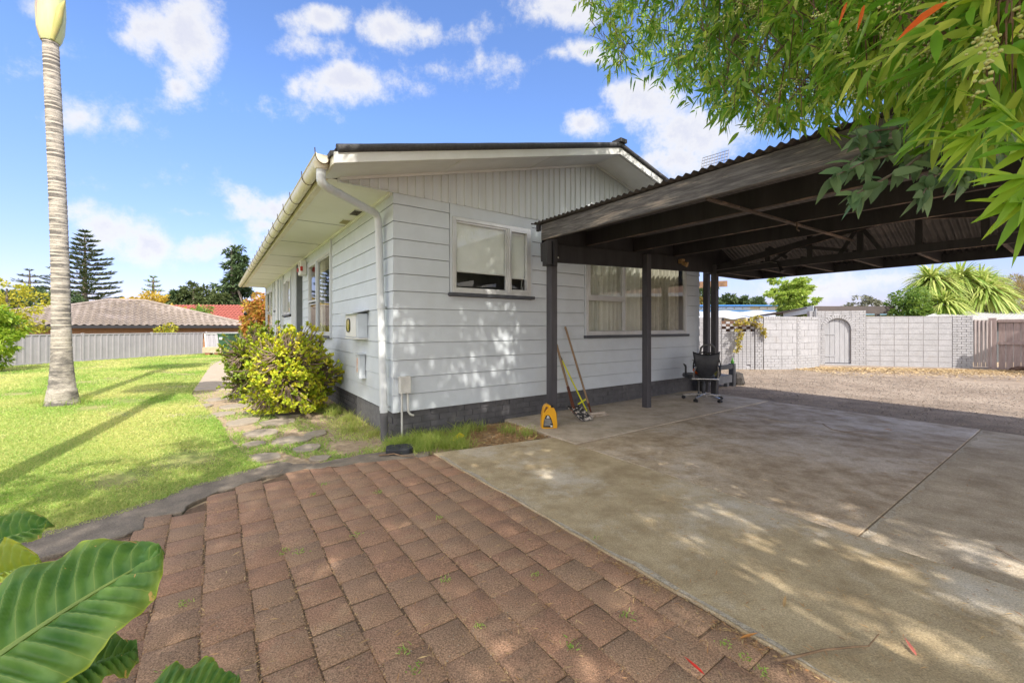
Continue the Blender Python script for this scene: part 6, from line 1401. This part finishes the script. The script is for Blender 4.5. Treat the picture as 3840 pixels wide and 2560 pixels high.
limb([(3.0,.4,3.9),(3.6,1.6,4.3),(4.2,2.8,4.3),(4.3,3.6,4.1)], (.06,.012)); limb([(3.55,-2.35,1.8),(2.9,-1.2,2.3),(2.3,0,2.4),(1.9,.9,2.2)], (.07,.01))
def sprays(centers, per, Lf, Wf, dr=(0,0,-.4), twl=.30, jit=.5, bunch=None):
    """leafy twigs: P base, twig axis; leaves alternate along it"""
    C = np.asarray(centers, float); n = len(C); ax = nrm(rng.normal(0, jit, (n,3))+np.array(dr)); PP = []; DD = []; NN = []
    for k in range(per):
        s = (k+.5)/per; P = C+ax*(s*twl)+rng.normal(0, .010, C.shape); rv = rng.normal(0,1,C.shape); perp = nrm(np.cross(ax, rv)); PP.append(P); DD.append(nrm(ax*.8+perp*.9+np.array([0,0,-.15]))); NN.append(nrm(rng.normal(0,.7,C.shape)+np.array([0,0,1.])))
    return np.concatenate(PP), np.concatenate(DD), np.concatenate(NN), ax
# visible part of the crown: lower edge follows a line rising to the left
EDX = [1335,1370,1400,1450,1520,1600,1680,1750,1850,1950,2050,2150,2352,2600]; EDY = [0,60,155,145,180,215,255,290,270,222,205,215,255,300]
def accept(n, band):
    out = []
    while len(out) < n:
        k = 4000; ox = rng.uniform(1335, 2560, k); oy = rng.uniform(-220, 380, k)
        f = np.clip((ox-1345)/1000, 0, 1.1); Yc = 3.7*(1-f)**1.15+1.12; Y = Yc*rng.uniform(band[0], band[1], k)
        ok = oy < np.interp(ox, EDX, EDY)-18/Y*2.2-rng.random(k)**2*30; X = (ox-1176)/961.6*Y; Z = 1.28-(oy-750.3)/961.6*Y
        # keep clear of carport roof
        u = (X-CO.x)*UA.x+(Y-CO.y)*UA.y; v = (X-CO.x)*VA.x+(Y-CO.y)*VA.y
        ok &= ~((u > 1.62) & (Z < 2.75)) & (Y > .95) & (Z < 5.6)
        fr_ = np.sin(X*4.1+Z*2.7)+np.sin(Y*3.7+X*2.2)+np.sin(Z*5+Y*2.1); ok &= fr_ > -1.0
        out += list(np.stack([X, Y, Z], 1)[ok])
    return np.array(out[:n])
def put(name, mat, C, per, L, Wd, **k):
    P, D, N, ax = sprays(C, per, L, Wd, **{q: k[q] for q in ('dr','twl','jit') if q in k}); return leaves(name, mat, P-OB, D, N, L*(.65+.6*rng.random(len(P))), Wd*(.7+.5*rng.random(len(P))), k.get('shape', LANCE), .25, .25, ov, tint=rng.random(len(P))**2.0), ax
C1 = accept(1900, (.85,1.75)); far = C1[C1[:,1] > 1.9]; near = C1[C1[:,1] <= 1.9]; near = near[rng.random(len(near)) < .7]
_, ax1 = put('crown', narrow, far, 14, .092, .023, twl=.26); put('crown', narrow, near, 11, .11, .026, twl=.22)
for c, a in zip(C1[::2], ax1[:len(C1[::2])]): pass
tw = MB()
for c in C1:
    c = Vector(c); tw.tube([c-Vector(OB)+Vector((rng.normal(0,.08), rng.normal(0,.08), .16)), c-Vector(OB), c-Vector(OB)+Vector((0,0,-.12))], [.004,.003,.001], n=3, cap=False)
tw.build('twigs', twigm, ov)
# berry clusters on nearer twigs
ico = np.array([(0,0,1),(.894,0,.447),(.276,.851,.447),(-.724,.526,.447),(-.724,-.526,.447),(.276,-.851,.447),(.724,.526,-.447),(-.276,.851,-.447),(-.894,0,-.447),(-.276,-.851,-.447),(.724,-.526,-.447),(0,0,-1)])
icf = np.array([(0,1,2),(0,2,3),(0,3,4),(0,4,5),(0,5,1),(1,6,2),(2,7,3),(3,8,4),(4,9,5),(5,10,1),(6,7,2),(7,8,3),(8,9,4),(9,10,5),(10,6,1),(11,7,6),(11,8,7),(11,9,8),(11,10,9),(11,6,10)])
bc = []
for c in C1[rng.permutation(len(C1))[:260]]:
    a = nrm(rng.normal(0,.5,(1,3))+np.array([[-.2,0,-.7]]))[0]; k = int(rng.integers(16, 34))
    c = c*.88+np.array([0,0,1.28*.12]); 
    for i in range(k): bc.append(c+a*(.14*i/k)+rng.normal(0,.010,3))
bc = np.array(bc)-OB; rb = .0048*(.7+.5*rng.random(len(bc))); V = (bc[:,None,:]+ico[None]*rb[:,None,None]).reshape(-1,3); F = (np.arange(len(bc))[:,None,None]*12+icf[None]).reshape(-1,3)
tag(np_mesh('berry_clusters', V, F, berrym, ov, True), kind='stuff')
# rest of the crown above and behind the viewer: gives the broken shade
def canopy(n):
    out = []
    B = [((2.3,-.9,5.3),(3.3,2.5,1.25)),((3.6,1.4,4.7),(2.2,2.2,1.0)),((.6,-1.2,5.4),(2.6,2.1,1.0)),((4.4,-2.6,4.8),(2.6,2.2,1.4)),((1.2,.9,5.9),(2.2,1.5,.8)),((5.4,.2,4.9),(1.9,2.0,1.1)),((2.7,3.3,5.5),(1.9,1.5,.8)),((1.2,2.6,6.7),(2.3,1.5,.7)),((.4,2.4,5.7),(.9,1.0,.5)),((.9,3.0,6.0),(.9,.8,.5)),((1.2,-1.3,5.0),(2.3,1.6,.8))]
    while len(out) < n:
        c, r = B[int(rng.integers(len(B)))]; d = nrm(rng.normal(0,1,3)); p = np.array(c)+d*np.array(r)*rng.random()**.4
        X, Y, Z = p
        if Y > .3 and (Z-1.28)/Y < .82 and abs(X/Y) < 1.35: continue
        g = math.sin(X*2.9+1.1)*math.sin(Y*3.1+.4)+.8*math.sin(X*5.3+Z*3)*math.sin(Y*4.7)
        if g < (CAN_T if Y > .5 else -.62): continue
        out.append(p)
    return np.array(out)
CAN_T = -.30
put('crown', narrow, canopy(6200), 13, .15, .036, twl=.36, jit=.8, dr=(0,0,-.2))
trunkm.build('trunk', barkg, ov, smooth=True)
# near bright sprays at the right edge
def fan(cs, per, L, Wd, mat, name, spread=.9, dirs=None, parent=None, off=OB):
    PP = []; DD = []; NN = []
    for i, (c, d) in enumerate(cs):
        for k in range(per):
            a = -1.1+2.2*k/(per-1); d0 = Vector(d).normalized(); s_ = d0.cross(Vector((0,-1,.15))).normalized(); v = d0*math.cos(a*spread)+s_*math.sin(a*spread)+Vector((rng.normal(0,.12), rng.normal(0,.25), rng.normal(0,.12))); PP.append(np.array(c)-off+np.array(d0)*.012*k*.5); DD.append(np.array(v)); NN.append(np.array([rng.normal(0,.3),-.8,.6]))
    return leaves(name, mat, PP, DD, NN, L*(.75+.45*rng.random(len(PP))), Wd*(.8+.4*rng.random(len(PP))), LANCE, .15, .3, parent)
fan([(Q(2400,330,.95),(-1,0,-.25)),(Q(2395,390,.9),(-1,.1,-.5)),(Q(2370,285,1.0),(-1,0,.1)),(Q(2260,300,1.15),(-.8,.1,-.5)),(Q(2385,440,.92),(-.7,0,-.6)),(Q(2330,250,1.1),(-1,0,0))], 8, .125, .019, brightm, 'crown', parent=ov)
for q_, d_, l_ in ((Q(2175,5,1.05),(-.9,.1,-.45),.13),(Q(1985,12,1.3),(-.3,0,-.9),.07),(Q(1945,6,1.3),(-.4,.1,-1),.06)): leaves('orange_leaf', M('orange_red_leaf', (.60,.10,.01), (.55,.16,.02), rough=.5, transl=.4), [np.array(q_)-OB], [d_], [(0,-.8,.5)], [l_], [l_*.16], parent=ov, tint=np.zeros(1))
# broad-leaved branch hanging over carport edge
bt = thing('broad_leaved_branch_tree', 'tree with dark blue-green oval leaves whose branch hangs before the carport beam', 'tree', (4.2,-1.2,-.02)); OB2 = np.array([4.2,-1.2,-.02])
m = MB(); o2 = Vector(OB2); m.tube([Vector((4.2,-1.2,-.1))-o2, Vector((4.15,-1.1,1.6))-o2, Vector((3.7,-.5,3.0))-o2, Vector((3.0,.5,3.2))-o2, Q(2330,285,1.75)-o2], [.13,.11,.07,.035,.02], n=9)
tws = [((2330,285,1.75),(2150,330,1.7),(1990,370,1.62),(1905,410,1.58)),((2150,330,1.7),(2080,385,1.6),(1985,435,1.55),(1960,450,1.53)),((2240,300,1.75),(2200,370,1.6),(2140,410,1.55),(2120,445,1.52)),((2330,285,1.75),(2300,350,1.65),(2240,385,1.6),(2190,420,1.57)),((2240,300,1.75),(2130,290,1.7),(2010,300,1.68),(1960,325,1.66)),((2200,310,1.8),(2060,330,1.72),(1990,345,1.7),(1950,380,1.64))]
PP = []; DD = []; NN = []
for pts in tws:
    q = [Q(*p) for p in pts]; m.tube([p-o2 for p in q], [.008,.006,.004,.002], n=5)
    for k in range(34):
        s = k/33*2.999; j = int(s); p = q[j].lerp(q[j+1], s-j); ax = (q[j+1]-q[j]).normalized(); side = 1 if k % 2 else -1
        PP.append(np.array(p-o2)); DD.append(np.array(ax*.5+Vector((0,0,side*.5-.45))+Vector((rng.normal(0,.35), rng.normal(0,.45), rng.normal(0,.3))))); NN.append(np.array([rng.normal(0,.5), -.8, .5+rng.normal(0,.3)]))
m.build('trunk', barkg, bt, smooth=True)
leaves('crown', broadm, PP, DD, NN, .078*(.7+.6*rng.random(len(PP))), .036*(.8+.4*rng.random(len(PP))), OVATE, .2, .3, bt)
CB = np.stack([rng.uniform(2.0,3.9,260), rng.uniform(.6,2.2,260), rng.uniform(2.9,3.7,260)], 1); CB = CB[(CB[:,2]-1.28)/CB[:,1] > .42]
P, D, N, _ = sprays(CB, 9, .07, .03, twl=.25); leaves('crown', broadm, P-OB2, D, N, .072*(.7+.6*rng.random(len(P))), .034, OVATE, .2, .3, bt)
